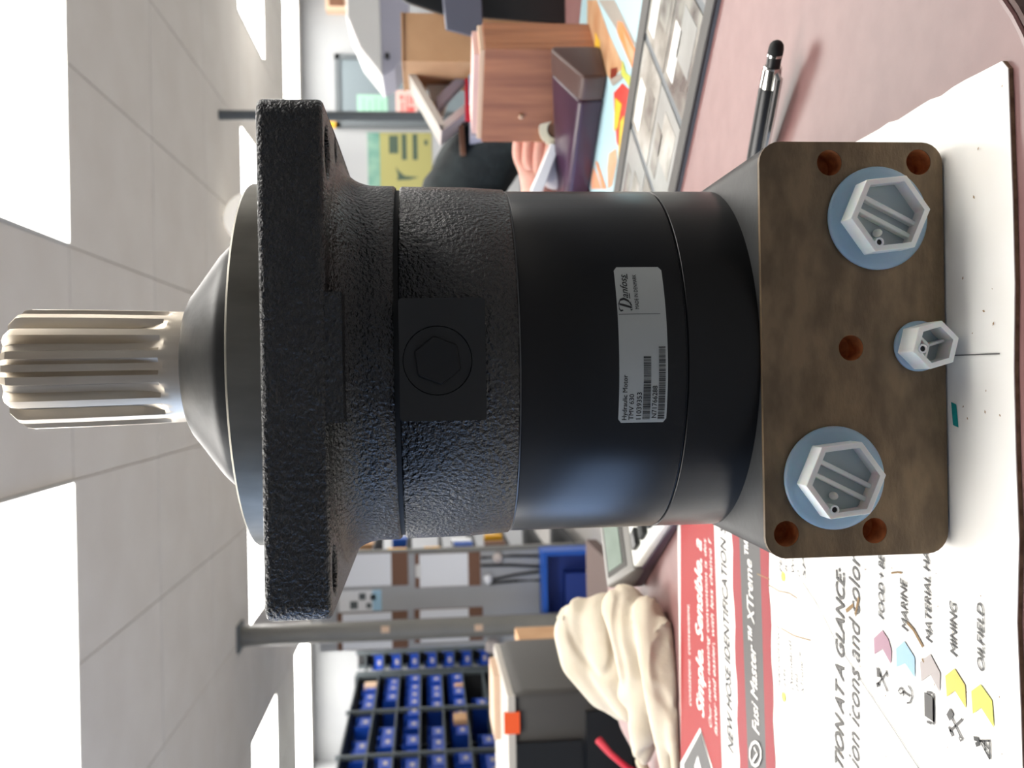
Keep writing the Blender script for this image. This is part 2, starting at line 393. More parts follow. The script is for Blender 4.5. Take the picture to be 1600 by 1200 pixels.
part('cabinet', BX(p.x-.1, p.x+.12, YW-.16, YW, p.z-.13, p.z+.13), m_woodl, t, bev=.01)
part('grille', BX(p.x-.06, p.x+.09, YW-.17, YW-.158, p.z-.09, p.z+.09), m_cork, t, bev=.01)

# big white unit hung from the ceiling on the right
q = at(590, 30, 7.4)
t = thing('unit_heater', 'large white boxy heater hung from the ceiling in front of the door', 'heater', (q.x+.5, q.y, CEIL))
a = at(598, 125, 7.2); b_ = at(566, 95, 7.4); c = at(640, 108, 7.6)
prof = [(a.x, a.z), (b_.x, b_.z), (b_.x+.25, b_.z+.1), (b_.x+1.15, b_.z+.1), (b_.x+1.15, a.z+.02), ]
bm = B(); mx = Matrix(((1, 0, 0, 0), (0, 0, 1, 0), (0, 1, 0, 0), (0, 0, 0, 1)))
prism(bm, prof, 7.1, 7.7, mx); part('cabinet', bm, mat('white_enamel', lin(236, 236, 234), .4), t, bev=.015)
prof = [(a.x, a.z), (a.x+1.2, a.z+.02), (a.x+1.2, c.z), (c.x+.05, c.z-.02), (a.x+.06, a.z-.1)]
bm = B(); prism(bm, prof, 7.12, 7.68, mx); un = part('underside_hood', bm, m_lav, t, bev=.01)  # lavender colour stands in for shading on the white unit's lower face
part('knob', cyl(B(), (at(605, 88, 7.1).x, 7.13, at(605, 88, 7.1).z), (at(605, 88, 7.1).x, 7.07, at(605, 88, 7.1).z), .02), m_black, un)
for dx in (.75, 1.1): part('hanger_rod', cyl(B(), (a.x+dx, 7.4, b_.z+.08), (a.x+dx, 7.4, CEIL), .008, n=8), m_alu, t)

# ------------------------------------------------------------------ left back: shelving with blue bins
RX = -3.32
def rack(name, label, X0, X1, Y0, Y1, Z0, Z1, bays, shelves, face):
    t = thing(name, label, 'shelving', ((X0+X1)/2, (Y0+Y1)/2, Z0))
    L = (Y1-Y0) if face == 'x' else (X1-X0)
    for k in range(bays+1):
        for e in (0, 1):
            if face == 'x': y = Y0+L*k/bays; x = X1-.02 if e else X0+.02
            else: x = X0+L*k/bays; y = Y0+.02 if e else Y1-.02
            part('post', BX(x-.02, x+.02, y-.02, y+.02, Z0, Z1), m_steelg, t)
    for z in shelves: part('shelf', BX(X0+.005, X1-.005, Y0, Y1, z-.015, z), m_steelg, t)
    if face == 'x': part('end_panel', BX(X0, X1-.045, Y1-.012, Y1-.002, Z0+.05, Z1), m_dark, t)
    part('back_panel', BX(X0-.01, X0, Y0, Y1, Z0+.05, Z1) if face == 'x' else BX(X0, X1, Y1-.01, Y1, Z0+.05, Z1), m_dark, t)
    return t
zt = at(554, 1054, 10.2).z
SH = [zt-.03-.235*k for k in range(9)]
rack('bin_rack', 'tall grey shelving rack of blue bins along the left wall', RX-.42, RX, 6.8, 10.2, FLOOR, zt, 3, SH, 'x')
def make_bin(w, d, h):
    t = thing('parts_bin', 'blue plastic parts bin on the long rack by the left wall', 'bin', (0, 0, 0), group='blue parts bins on the long rack', local=True)
    bm = B(); th = .006
    box(bm, -w/2, w/2, -d/2, d/2, 0, th); box(bm, -w/2, -w/2+th, -d/2, d/2, th, h); box(bm, w/2-th, w/2, -d/2, d/2, th, h)
    box(bm, -w/2+th, w/2-th, d/2-th, d/2, th, h); box(bm, -w/2+th, w/2-th, -d/2, -d/2+th, th, h*.72)
    part('tray', bm, m_bin, t)
    part('label_card', BX(-w*.17, w*.17, -d/2-.003, -d/2, h*.2, h*.46), m_lgrey, t)
    return t
ORD = 'first second third fourth fifth sixth seventh eighth ninth tenth eleventh twelfth thirteenth'.split()
b0 = make_bin(.235, .36, .15); first = True
for k, z in enumerate(SH[1:8]):
    for j in range(13):
        y = 6.98+.255*j
        if y > 10.08 or random.random() < .22: continue
        lb = f'blue bin on the long left rack, {ORD[k]} shelf down, {ORD[j]} from near end'
        loc = (RX-.2+random.uniform(-.03, .02), y, z)
        if first: b0.location = loc; b0.rotation_euler = (0, 0, R(90)); b0['label'] = lb; first = False
        else: copytree(b0, loc, R(90), lb)
# odd pieces between the bins
for (x, y, w, h, m, lab) in ((572, 1078, .09, .13, m_woodl, 'beige carton on the top shelf of the bin rack'), (716, 1078, .05, .09, m_card, 'brown carton lying on the lower shelf of the bin rack'), (728, 1128, .1, .13, m_card, 'tan carton standing low in the empty bay of the bin rack')):
    p = at(x, y, 9.7); zz = max([s for s in SH if s <= p.z+.03], default=SH[-1]); d = (RX-.05-CAM.x)/(p.x-CAM.x); yy = CAM.y+(p.y-CAM.y)*d
    solo('carton', BX(RX-.2, RX+.01, yy-w, yy+w, zz, zz+h), m, lab, 'carton', bev=.004)
# narrow rack facing the room beside it
NX0 = at(650, 1047, 10.5).x; NX1 = at(650, 1021, 10.5).x
SH2 = [at(570, 1030, 10.5).z-.206*k for k in range(9)]
rack('bin_rack', 'narrow grey rack of blue bins facing the room at the end of the long rack', NX0-.02, NX1+.03, 10.5, 10.8, FLOOR, SH2[0]+.1, 1, SH2, 'y')
for k, z in enumerate(SH2):
    if k == 0 or k > 7: continue
    b2 = copytree(b0, ((NX0+NX1)/2, 10.66, z), 0, f'blue parts bin on the narrow rack facing the room, {ORD[k-1]} from the top'); b2['group'] = 'blue bins on the narrow rack'
    b2.scale = (.72, .75, .85)

# gondola with white end panel and clipboards, blue base in front
PY = 6.9
pa = at(500, 1019, PY); pb = at(848, 858, PY)
t = thing('gondola_rack', 'grey gondola shelving with a white end panel behind the left column', 'shelving', ((pa.x+pb.x)/2, PY+.9, FLOOR))
part('end_panel', BX(pa.x, pb.x, PY, PY+.03, FLOOR, pa.z), m_wall, t)
part('corner_post', BX(pb.x, pb.x+.035, PY-.01, PY+.04, FLOOR, pa.z), m_col, t)
part('rear_post', BX(pb.x, pb.x+.03, PY+1.6, PY+1.64, FLOOR, pa.z), m_col, t)
gs = [FLOOR+.12+.27*k for k in range(8)]
for z in gs: part('shelf', BX(pa.x+.1, pb.x+.03, PY+.04, PY+1.6, z-.02, z), m_dark, t)
part('spine', BX(pa.x+.08, pa.x+.1, PY+.03, PY+1.6, FLOOR, pa.z), m_dark, t)
for k, (z, mm, lab) in enumerate(((4, m_yell, 'yellow box'), (3, m_blue, 'blue box'), (3, m_sheet, 'white box'), (5, m_blue, 'dark blue box'), (5, m_yell, 'orange-yellow box'), (2, m_cork, 'brown box'), (6, m_card, 'cardboard box'), (2, m_yell, 'low yellow box'))):
    yy = PY+.1+.18*(k % 4)
    solo('stock_box', BX(pb.x-.24, pb.x+.01, yy, yy+.13, gs[z], gs[z]+.13+.02*(k % 3)), mm, f'{lab} on the gondola shelf number {z+1} from the floor, beside the motor', 'box', bev=.004)
def clipboard(y0, y1, x0, x1, sx0, sx1, lab):
    a = at(x0, y1, PY); b_ = at(x1, y0, PY); t = thing('clipboard', lab, 'clipboard', ((a.x+b_.x)/2, PY, b_.z), group='clipboards on the white panel')
    part('board', BX(a.x, b_.x, PY-.012, PY, b_.z, a.z), m_cork, t, bev=.002, seg=1)
    c = at(sx0, y1, PY); d = at(sx1, y0, PY)
    part('paper', BX(a.x+.003, b_.x-.003, PY-.016, PY-.012, d.z, c.z), m_sheet, t)
    part('clip', BX((a.x+b_.x)/2-.05, (a.x+b_.x)/2+.05, PY-.022, PY-.012, c.z-.01, c.z+.03), m_alu, t, bev=.004)
clipboard(862, 918, 524, 637, 534, 611, 'brown clipboard with white paper, upper row nearest the motor')
clipboard(862, 918, 649, 750, 656, 731, 'brown clipboard with white paper, lower row nearest the motor')
clipboard(954, 1016, 528, 637, 536, 612, 'brown clipboard with white paper, upper row behind the column')
clipboard(948, 1004, 648, 754, 657, 732, 'brown clipboard with white paper, lower row behind the column')
a = at(530, 956, PY); b_ = at(596, 921, PY)
t = thing('small_poster', 'small teal and white picture sheet between the clipboards', 'poster', ((a.x+b_.x)/2, PY, b_.z))
part('sheet', BX(a.x, b_.x, PY-.006, PY, b_.z, a.z), m_sheet, t); part('teal_band', BX(a.x, b_.x, PY-.008, PY-.006, b_.z, b_.z+.07), m_lblue, t)
for u, vv, s in ((.7, .35, .03), (.75, .7, .02), (.3, .55, .026), (.35, .8, .022)): part('picture', BX(b_.x-(b_.x-a.x)*u-s, b_.x-(b_.x-a.x)*u+s, PY-.008, PY-.006, a.z-(a.z-b_.z)*vv-s, a.z-(a.z-b_.z)*vv+s), m_steelg, t)
for x0, y0, x1, y1 in ((752, 872, 848, 869), (752, 884, 846, 886), (760, 908, 846, 893), (765, 912, 848, 907)):
    p0 = at(x0, y0, PY-.02); p1 = at(x1, y1, PY-.02); p0.y = p1.y = PY-.013
    solo('hanging_cable', tube(B(), [p0, (p0+p1)/2+Vector((.008, 0, 0)), p1], .011), m_dark, f'dark cable hanging on the white panel, {["nearest the motor", "second from the motor", "third from the motor", "farthest from the motor"][(872, 884, 908, 912).index(y0)]}', 'cable', smooth=True)
for x, y, s, m, lab in ((763, 907, .035, m_sheet, 'pale plastic fitting holding the cables on the white panel'), (778, 873, .04, m_lgrey, 'grey connector at the top of the hanging cables'), (770, 1010, .06, m_lgrey, 'grey bundle of fittings left of the column')):
    p = at(x, y, PY-.06); bm = B(); bmesh.ops.create_icosphere(bm, subdivisions=2, radius=s, matrix=Matrix.Translation((p.x, PY-s, p.z)))
    for vv in bm.verts: vv.co += Vector((noise.noise(vv.co*30), 0, noise.noise(vv.co*30+Vector((5, 5, 5)))))*.02
    solo('cable_fitting', bm, m, lab, 'fitting')
# blue open cabinet at the foot of the panel
ca = at(849, 957, PY-.25); cb = at(849, 862, PY-.25); cs = at(929, 900, PY-.25)
xl = ca.x-.28; zt2 = ca.z
t = thing('blue_cabinet', 'blue metal open-front cabinet at the foot of the white panel', 'cabinet', ((xl+cb.x)/2, PY-.15, FLOOR))
fz = .035
part('frame_stile', BX(cb.x-fz, cb.x, PY-.25, PY-.03, FLOOR, zt2), m_blue, t, bev=.004, seg=1)
part('frame_stile', BX(xl, xl+fz, PY-.25, PY-.03, FLOOR, zt2), m_blue, t, bev=.004, seg=1)
part('top', BX(xl+fz, cb.x-fz, PY-.25, PY-.03, zt2-fz, zt2), m_blue, t, bev=.004, seg=1)
part('shelf', BX(xl+fz, cb.x-fz, PY-.25, PY-.03, cs.z-fz, cs.z), m_blue, t, bev=.004, seg=1)
part('shelf', BX(xl+fz, cb.x-fz, PY-.25, PY-.03, FLOOR+.01, FLOOR+.04), m_blue, t)
part('back_panel', BX(xl+fz, cb.x-fz, PY-.06, PY-.035, FLOOR+.04, zt2-fz), m_blued, t)
zc_ = (cs.z+zt2)/2-.07
part('drawer', BX(xl+fz+.04, cb.x-fz-.15, PY-.2, PY-.07, cs.z, cs.z+.22), m_blued, t, bev=.005)

# low back desk with printer and cartons, behind the left end of the counter
DZ = -.44
t = thing('back_desk', 'low dark work desk behind the left end of the counter', 'desk', (-1.25, 1.75, FLOOR))
part('desk_top', BX(-2.1, -.46, 1.35, 2.15, DZ-.03, DZ), m_ccore, t, bev=.004)
for x in (-2.06, -.52):
    for y in (1.4, 2.1): part('leg', BX(x-.025, x+.025, y-.025, y+.025, FLOOR, DZ-.03), m_steelg, t)
PYp = 1.55
a = at(797, 1080, PYp); L = at(776, 1200, PYp)
t = thing('printer', 'dark grey office printer with a beige edge and an orange sticker', 'printer', (a.x-.22, PYp+.2, DZ))
prof = [(a.x, DZ), (a.x, a.z-.03), (a.x-.012, a.z), (a.x-.42, a.z), (a.x-.44, a.z-.03), (a.x-.44, DZ)]
bm = B(); prism(bm, prof, PYp, PYp+.4, mx); part('housing', bm, m_prn, t, bev=.012, seg=3, smooth=True)
part('lid', BX(a.x-.44, a.x-.01, PYp-.006, PYp+.4, a.z-.010, a.z+.006), m_prnl, t, bev=.012, seg=3, smooth=True)
q = at(808, 1162, PYp-.01); part('output_slot', BX(a.x-.40, q.x, PYp-.012, PYp+.01, DZ+.12, q.z), m_black, t, bev=.02, seg=3)
q = at(915, 1150, PYp); part('paper_drawer', BX(a.x-.40, a.x-.05, PYp-.01, PYp, DZ+.01, DZ+.11), m_black, t, bev=.004)
s0 = at(788, 1148, PYp-.008); s1 = at(812, 1113, PYp-.008)
part('sticker', BX(s0.x, s1.x, PYp-.0075, PYp-.0005, s1.z, s0.z), m_ora, t, label='orange sticker')
part('paper_tray', BX(a.x-.18, a.x-.03, PYp+.2, PYp+.35, a.z+.006, a.z+.022), m_woodl, t, bev=.004)
p0 = at(935, 1156, 1.3); p1 = at(980, 1200, 1.25)
solo('red_cable', tube(B(), [p0, p0.lerp(p1, .5)+Vector((0, 0, .004)), p1, p1+Vector((-.1, -.05, -.2)), p1+Vector((-.16, .1, DZ-p1.z+.006))], [.008, .006, .006, .006, .006]), m_redp, 'red cable with a thick end hanging in front of the printer', 'cable', smooth=True)
a = at(818, 1018, 1.9); b_ = at(905, 1090, 1.9)
t = thing('shipping_carton', 'brown cardboard shipping carton with a white label beside the printer', 'carton', ((a.x+b_.x)/2, 2.0, DZ))
part('box_body', BX(b_.x, a.x, 1.9, 2.13, DZ, a.z), m_card, t, bev=.004)
q = at(888, 1065, 1.897); bm = box(B(), -.025, .025, -.002, .002, -.022, .022, Matrix.Translation(q) @ Matrix.Rotation(R(25), 4, 'Y')); part('shipping_label', bm, m_sheet, t)
for x, y in ((868, 1043), (868, 1089)):
    q = at(x, y, 1.899); part('printed_mark', BX(q.x-.007, q.x+.007, 1.8975, 1.9, q.z-.007, q.z+.007), m_blued, t)
a = at(810, 1042, 1.84); b_ = at(833, 1096, 1.84)
zc0 = at(776, 1080, PYp).z
t = thing('white_carton', 'narrow upright white carton between the printer and the brown carton', 'carton', ((a.x+b_.x)/2, 1.86, DZ))
q0 = at(812, 1085, 1.84).x; q1 = at(812, 1043, 1.84).x
part('box_body', BX(q0-.02, q1, 1.82, 1.885, DZ, at(811, 1060, 1.84).z), m_sheet, t, bev=.003)
part('printed_mark', BX(q1-.03, q1-.012, 1.818, 1.82, at(822, 1060, 1.82).z-.012, at(822, 1060, 1.82).z+.012), m_steelg, t)

# ================================================================== THE COUNTER
ZP = -.2071                 # top of the catalog
ZC = -.2090                 # top of the counter
def arc(cx, cy, r, a0, a1, n=10): return [(cx+r*math.cos(R(a0+(a1-a0)*i/n)), cy+r*math.sin(R(a0+(a1-a0)*i/n))) for i in range(n+1)]
out = [(-.40, .02)] + [(-.40, -.138)] + [(.02, -.138)] + arc(.062, -.0382, .1, -90, -45, 8) + [(.95, .742), (.95, 1.62)] + [(-.02, .655)] + arc(-.33, .575, .07, 90, 180, 8)
t = thing('service_counter', 'maroon laminate service counter with rounded corners', 'counter', (0, .25, FLOOR))
part('countertop', prism(B(), out, ZC-.032, ZC), m_counter, t, bev=.0015, seg=2)
bm = B(); lo_ = [(x+(.006 if x < 0 else -.004), y+(.006 if y < .2 else -.004)) for x, y in out]
inn = [(-.36, .02), (-.36, -.09), (.0, -.09), (.06, -.07), (.9, .77), (.9, 1.5), (-.02, .60), (-.33, .58)]
part('counter_base', prism(B(), inn, FLOOR, ZC-.032), m_ccore, t)
# dark strip of edge moulding following the near edge
edge = [(-.40, -.139)] + [(.02, -.139)] + arc(.062, -.0382, .101, -90, -45, 8) + [(.95, .7405)]
bm = B()
vs_ = [[bm.verts.new((x+dx*.0016, y-.0016*dy, z)) for z in (ZC-.033, ZC-.0012) for dx, dy in ((0, 0),)] for x, y in edge for dx, dy in ((0, 0),)]
bm.free()
bm = B(); prev = None
for (x, y) in edge:
    dn = Vector((0, -1)) if y < -.137 and x < .05 else Vector((.707, -.707))
    ring = [bm.verts.new((x, y, ZC-.031)), bm.verts.new((x+dn.x*.002, y+dn.y*.002, ZC-.031)), bm.verts.new((x+dn.x*.002, y+dn.y*.002, ZC-.001)), bm.verts.new((x, y, ZC-.001))]
    if prev:
        for i in range(4): bm.faces.new((prev[i], prev[(i+1) % 4], ring[(i+1) % 4], ring[i]))
    prev = ring
bmesh.ops.recalc_face_normals(bm, faces=bm.faces)
part('edge_moulding', bm, m_cedge, t)

# ------------------------------------------------------------------ the catalog under the motor
random.seed(3)
near = [(-.398+.03*i, -.1225+.0008*math.sin(i*2.1)+random.uniform(-.0004, .0004)) for i in range(17)]
right = [(.1025+random.uniform(-.0007, .0007), -.121+.0085*i) for i in range(1, 12)]
right = [(.0985, -.1213)] + [(.1022, -.118)] + right[1:] + [(.1028, .1), (.103, .322)]
far = [(.1-.05*i, .3235+.0007*i) for i in range(0, 10)] + [(-.40, .3305)]
ol = near[:-1]+right+far[1:]
cat = thing('catalog', 'open product catalog with a red header lying under the motor', 'catalog', (-.15, .1, ZC))
bm = prism(B(), ol, ZC, ZP-.0004)
part('pages', bm, [m_papere], cat)
bm = prism(B(), [(x, y) for x, y in ol], ZP-.0004, ZP); part('top_page', bm, m_paper, cat)
def P(x, y, dz=.00025): q = onz(x, y, ZP+dz); return q
def band(name, l0, l1, m, dz=.0002):
    """strip between two lines given as (y at 1200 -> x, y at 840 -> x)"""
    bm = B(); n = 14; A = []
    for i in range(n+1):
        y = 1215-(1215-800)*i/n; t_ = (y-840)/360
        A.append([P(l[1]+(l[0]-l[1])*t_+(l[2]*math.sin(i*1.7) if len(l) > 2 else 0), y, dz) for l in (l0, l1)])
    for a_, b__ in zip(A, A[1:]): poly(bm, (a_[0], b__[0], b__[1], a_[1]))
    bmesh.ops.recalc_face_normals(bm, faces=bm.faces)
    return part(name, bm, m, cat)
band('red_header', (1063.5, 1063), (1128, 1116), m_red)
band('red_strip', (1155, 1143, 1.2), (1169, 1155), m_red2)
band('charcoal_strip', (1169, 1155), (1197, 1187), m_char)
band('red_strip', (1197, 1187), (1211, 1200, 1.2), m_red2)
def ptext(name, s, p0, p1, cap, m, bold=0., shear=.25, dz=.0004):
    a_ = P(*p0, dz); b__ = P(*p1, dz); ex = (b__-a_); w = ex.length; ex.normalize(); ey = Vector((-ex.y, ex.x, 0)); h = abs((P(cap, p0[1], dz)-a_).dot(ey))
    bm = put_text(B(), s, lambda x, y: a_+ex*x+ey*y, w, h, bold, shear)
    return part(name, bm, m, cat)
ptext('headline', 'Simple. Sensible. a', (1100, 1122), (1096, 846), 1089, m_white, .02)
ptext('small_print', 'consistent. convenient.', (1080, 1104), (1077, 945), 1076, m_white)
ptext('small_print', 'Our new naming convention is des', (1112, 1138), (1103, 842), 1108, m_white)
ptext('small_print', 'faster and easier, with less chance f', (1121, 1150), (1111, 842), 1116.5, m_white)
ptext('headline', 'NEW HOSE IDENTIFICATION S', (1146, 1179), (1132.5, 822), 1137.5, m_ink, .012)
ptext('headline', 'Fusi Master\u2122 XTreme\u2122', (1186.5, 1149), (1173, 846), 1176.5, m_white, .012)
ptext('print', 'PERFORMANCE', (1219.5, 1074), (1217, 976), 1215.5, m_inkg)
ptext('print', 'LEVEL', (1228, 1081), (1226.5, 1044), 1223.8, m_inkg)
ptext('print', '(Standard)', (1239.5, 1078), (1236, 1002), 1234.5, m_inkg)
ptext('print', '(Hi)', (1247.5, 1080), (1246, 1054), 1243, m_inkg)
ptext('print', 'XTreme\u2122', (1256.5, 1086), (1253, 1020), 1251.5, m_inkg)
ptext('print', 'PE', (1222, 895), (1221, 872), 1217.5, m_inkg)
ptext('print', 'RA', (1230, 893), (1229, 870), 1226, m_inkg)
ptext('print', 'Wo', (1241, 896), (1240, 868), 1236, m_inkg)
ptext('print', 'D', (1250, 902), (1250, 893), 1245, m_inkg)
ptext('print', 'SP', (1259, 905), (1258, 872), 1254, m_inkg)
ptext('headline', 'TION AT A GLANCE:', (1317, 1204), (1319, 893), 1304, m_inkg, .022)
ptext('headline', 'ion icons and color', (1342, 1203), (1343, 868), 1325, m_inkg)
ptext('print', 'FOOD + BE', (1381, 969), (1381, 868), 1372.5, m_inkg, .012)
ptext('print', 'MARINE', (1418.5, 987), (1415.6, 906), 1409, m_inkg, .012)
ptext('print', 'MATERIAL HA', (1456, 1005), (1451, 863), 1447, m_inkg, .012)
ptext('print', 'MINING', (1495, 1027), (1493.5, 942), 1485, m_inkg, .012)
ptext('print', 'OILFIELD', (1537, 1050), (1536.5, 945), 1527, m_inkg, .012)
C8 = lambda q: (1340+q[0]/3.335, 840+q[1]/3.335)
def shape(name, pts, m, dz=.0004):
    bm = B(); f = poly(bm, [P(*C8(q), dz) for q in pts]); bmesh.ops.triangulate(bm, faces=[f]); bmesh.ops.recalc_face_normals(bm, faces=bm.faces)
    return part(name, bm, m, cat)
shape('purple_chevron', [(84, 525), (128, 483), (160, 530), (176, 590), (173, 658), (130, 580), (88, 608)], m_pur)
shape('blue_chevron', [(200, 578), (243, 540), (297, 625), (298, 730), (247, 655), (203, 675)], m_lblue)
shape('grey_chevron', [(325, 648), (378, 607), (430, 705), (427, 805), (378, 712), (332, 750)], m_lgrey)
shape('gold_chevron', [(457, 720), (505, 682), (560, 770), (565, 890), (507, 797), (465, 830)], m_gold)
shape('yellow_chevron', [(592, 800), (640, 765), (700, 850), (710, 990), (643, 885), (600, 918)], m_yel)
def strokes(name, lines, m, w=.0006, conv=C8, dz=.00045):
    bm = B()
    for l in lines:
        ww = w
        if isinstance(l, tuple): l, ww = l
        ribbon(bm, [(P(*conv(q), dz).x, P(*conv(q), dz).y) for q in l], ww, lambda x, y: (x, y, ZP+dz))
    bmesh.ops.recalc_face_normals(bm, faces=bm.faces)
    return part(name, bm, m, cat)
strokes('food_icon', [([(105, 680), (105, 715), (120, 712)], .003), [(115, 710), (155, 803)], ([(98, 770), (112, 762)], .002), [(105, 765), (152, 700)], [(148, 690), (155, 728)]], m_inkg, .0009)
strokes('anchor_icon', [[(222, 783), (212, 800), (222, 815), (236, 808), (234, 790), (222, 783)], [(232, 800), (275, 828)], [(262, 770), (280, 800), (283, 830), (272, 860), (256, 862)], [(240, 795), (238, 826)]], m_inkg, .0008)
strokes('tank_car_icon', [([(372, 820), (374, 945)], .0075), ([(394, 812), (396, 975)], .0012), ([(360, 805), (385, 812)], .001), ([(360, 958), (385, 970)], .001)], m_inkg, .002)
strokes('mining_icon', [([(472, 905), (490, 940)], .0045), [(490, 940), (535, 1035)], [(545, 945), (480, 1010)], ([(475, 985), (495, 1035)], .0014), [(530, 1035), (548, 1048), (536, 1060), (528, 1040)]], m_inkg, .0009)
strokes('derrick_icon', [[(635, 1055), (688, 1155)], [(635, 1060), (688, 1058)], [(640, 1055), (685, 1100), (660, 1105), (688, 1140)], [(660, 1058), (665, 1108)], [(685, 1058), (688, 1155)], ([(605, 1045), (630, 1055)], .0016), ([(615, 1080), (632, 1072)], .0016)], m_ink, .0007)
C7 = lambda q: (1200+q[0]/3.53, 860+q[1]/3.53)
strokes('creases', [[(185, 170), (265, 290), (375, 500), (500, 700), (700, 1000), (770, 1110), (850, 1230)], [(1010, -1075), (1278, -1085)]], m_inkg, .0005, C7)
strokes('stain_scratches', [[(0, 190), (60, 225), (115, 235), (160, 265)], [(70, 430), (140, 470), (235, 497)], [(100, 100), (118, 220)], ([(430, 335), (470, 300), (480, 360), (500, 260)], .002), [(190, 890), (215, 945)], [(330, 770), (345, 815)], [(-60, 130), (10, 160)]], m_dirt, .0006, C7)
strokes('stain_scratches', [([(255, 440), (290, 480), (340, 570)], .0014), ([(175, 185), (210, 180), (230, 185)], .0008), ([(335, 630), (345, 650)], .001)], m_dirt, .0008)
random.seed(12); bm = B()
for k in range(44):
    x, y = random.uniform(1215, 1570), random.uniform(880, 1195)
    if k > 30: x, y = random.uniform(1495, 1570), random.uniform(130, 700)
    q = P(x, y, .0005); r_ = random.uniform(.0002, .0005); a_ = random.uniform(0, 3)
    poly(bm, [q+Vector((r_*math.cos(a_+i*1.57)*(1.9 if i % 2 else 1), r_*math.sin(a_+i*1.57)*(1.9 if i % 2 else 1), 0)) for i in range(4)])
bmesh.ops.recalc_face_normals(bm, faces=bm.faces)
part('dirt_specks', bm, m_dirt, cat, kind='stuff')
bm = B()
for (x, y) in ((1224, 1089), (1223, 901)):
    q = P(x, y, .0005); poly(bm, [q+Vector((.003*math.cos(i*.785), .003*math.sin(i*.785), 0)) for i in range(8)])
part('yellow_dots', bm, m_yel, cat)
bm = B(); poly(bm, [P(*q) for q in ((1486, 628), (1494, 632), (1497.5, 668), (1489, 664))]); part('teal_tab', bm, m_tealp, cat)
shape('header_triangle_border', [((1094-1340)*3.335, (1137-840)*3.335), ((1063-1340)*3.335, (1192-840)*3.335), ((1064-1340)*3.335, (1215-840)*3.335), ((1118-1340)*3.335, (1215-840)*3.335)], m_white, .0006)
shape('header_triangle', [((1095-1340)*3.335, (1143-840)*3.335), ((1068-1340)*3.335, (1194-840)*3.335), ((1070-1340)*3.335, (1215-840)*3.335), ((1115-1340)*3.335, (1215-840)*3.335)], m_char, .0009)
strokes('header_logo', [([(1093, 1192), (1088, 1208)], .012)], m_white, .01, lambda q: q, .0012)
strokes('round_logo', [([(1172+8+9*math.sin(i*.63), 1178-19*math.cos(i*.63)) for i in range(11)], .0018), ([(1176, 1190), (1183, 1178), (1178, 1168)], .002)], m_white, .002, lambda q: q, .0009)

# ================================================================== THE HYDRAULIC MOTOR
mot = thing('hydraulic_motor', 'black hydraulic motor standing upright with a splined shaft on top', 'hydraulic motor', (0, 0, ZP))
# splined shaft
bm = B(); NT = 15; prof = [(.0, 0.)]
AN = []
for k in range(NT):
    for f_, dpt in ((-.5, 1), (-.345, 1), (-.25, .42), (-.17, 0), (0, 0), (.17, 0), (.25, .42), (.345, 1)): AN.append((2*math.pi*(k+f_)/NT+R(-90), dpt))
zs = [(.104, .0246, 0), (.109, .0249, 0), (.1115, .0250, .0), (.1135, .0251, .25), (.118, .0253, .62), (.124, .0255, .9), (.131, .0257, 1), (.15, .0262, 1), (.1728, .0266, 1), (.1755, .0262, 1.), (.1795, .0225, .55), (.1797, .0205, .15)]
rings = []
for z, r_, g_ in zs: rings.append([bm.verts.new(((r_-.0043*g_*(1-dp))*math.cos(a_), (r_-.0043*g_*(1-dp))*math.sin(a_), z)) for a_, dp in AN])
n = len(AN)
for a_, b__ in zip(rings, rings[1:]):
    for i in range(n): bm.faces.new((a_[i], a_[(i+1) % n], b__[(i+1) % n], b__[i]))
bm.faces.new(rings[-1])
bmesh.ops.recalc_face_normals(bm, faces=bm.faces)
part('splined_shaft', bm, m_steel, mot, smooth=True, ang=28, label='bright machined steel splined shaft')
part('shaft_cover', lathe(B(), [(.0562, .0744), (.0555, .0825), (.0542, .0848), (.0528, .0862), (.0505, .0885), (.0375, .0985), (.0335, .1018), (.0305, .1034), (.0283, .1039), (.0262, .1032), (.0245, .1)], 96, cap0=False, cap1=False), m_cover, mot, smooth=True, ang=50, label='dark domed shaft seal cover')
part('pilot_disc', lathe(B(), [(.0812, .056), (.0812, .0732), (.0806, .0740), (.0795, .0743), (.0540, .0746), (.050, .0746)], 128, cap0=False), m_pilot, mot, smooth=True, ang=25, label='machined grey pilot disc')
# square flange with bolt holes
FH = .0948
hol = [circ(sx*.0775, sy*.0785, .0092) for sx in (-1, 1) for sy in (-1, 1)]+[circ(.0868, -.044, .0045)]
bm = plate(B(), rrect(-FH, FH, -.0944, .0944, .0065, 6), hol, .0352, .0590)
part('mounting_flange', bm, m_cast, mot, smooth=True, bev=.0022, seg=3, ang=40)
bm = BX(-.023, .0243, -.0938, -.07, .0297, .0365); part('flange_boss', bm, m_cast, mot, bev=.003, seg=3, smooth=True)
bm = BX(-.023, .0243, .07, .0938, .0297, .0365); part('flange_boss', bm, m_cast, mot, bev=.003, seg=3, smooth=True)
fil = [(.0915, .0362)]+[(.0915-.0112*math.sin(R(a_)), .0352-.0145*(1-math.cos(R(a_)))) for a_ in range(10, 91, 10)]
part('flange_neck', lathe(B(), fil+[(.0802, .0128), (.0795, .0118)], 128, cap0=False), m_cast, mot, smooth=True, ang=50)
part('joint_ring', lathe(B(), [(.0784, .0119), (.0784, .0098)], 96), m_gap, mot, smooth=True)
part('bearing_housing', lathe(B(), [(.0792, .0099), (.0800, .0091), (.0797, -.018), (.0787, -.0355), (.0780, -.0361)], 128), m_cast, mot, smooth=True, ang=50)
part('joint_ring', lathe(B(), [(.0776, -.0356), (.0776, -.0370)], 96), m_edge, mot, smooth=True)
part('gear_set_ring', lathe(B(), [(.0774, -.0365), (.0779, -.0370), (.0779, -.1014), (.0773, -.1019)], 160), m_blk, mot, smooth=True, ang=50)
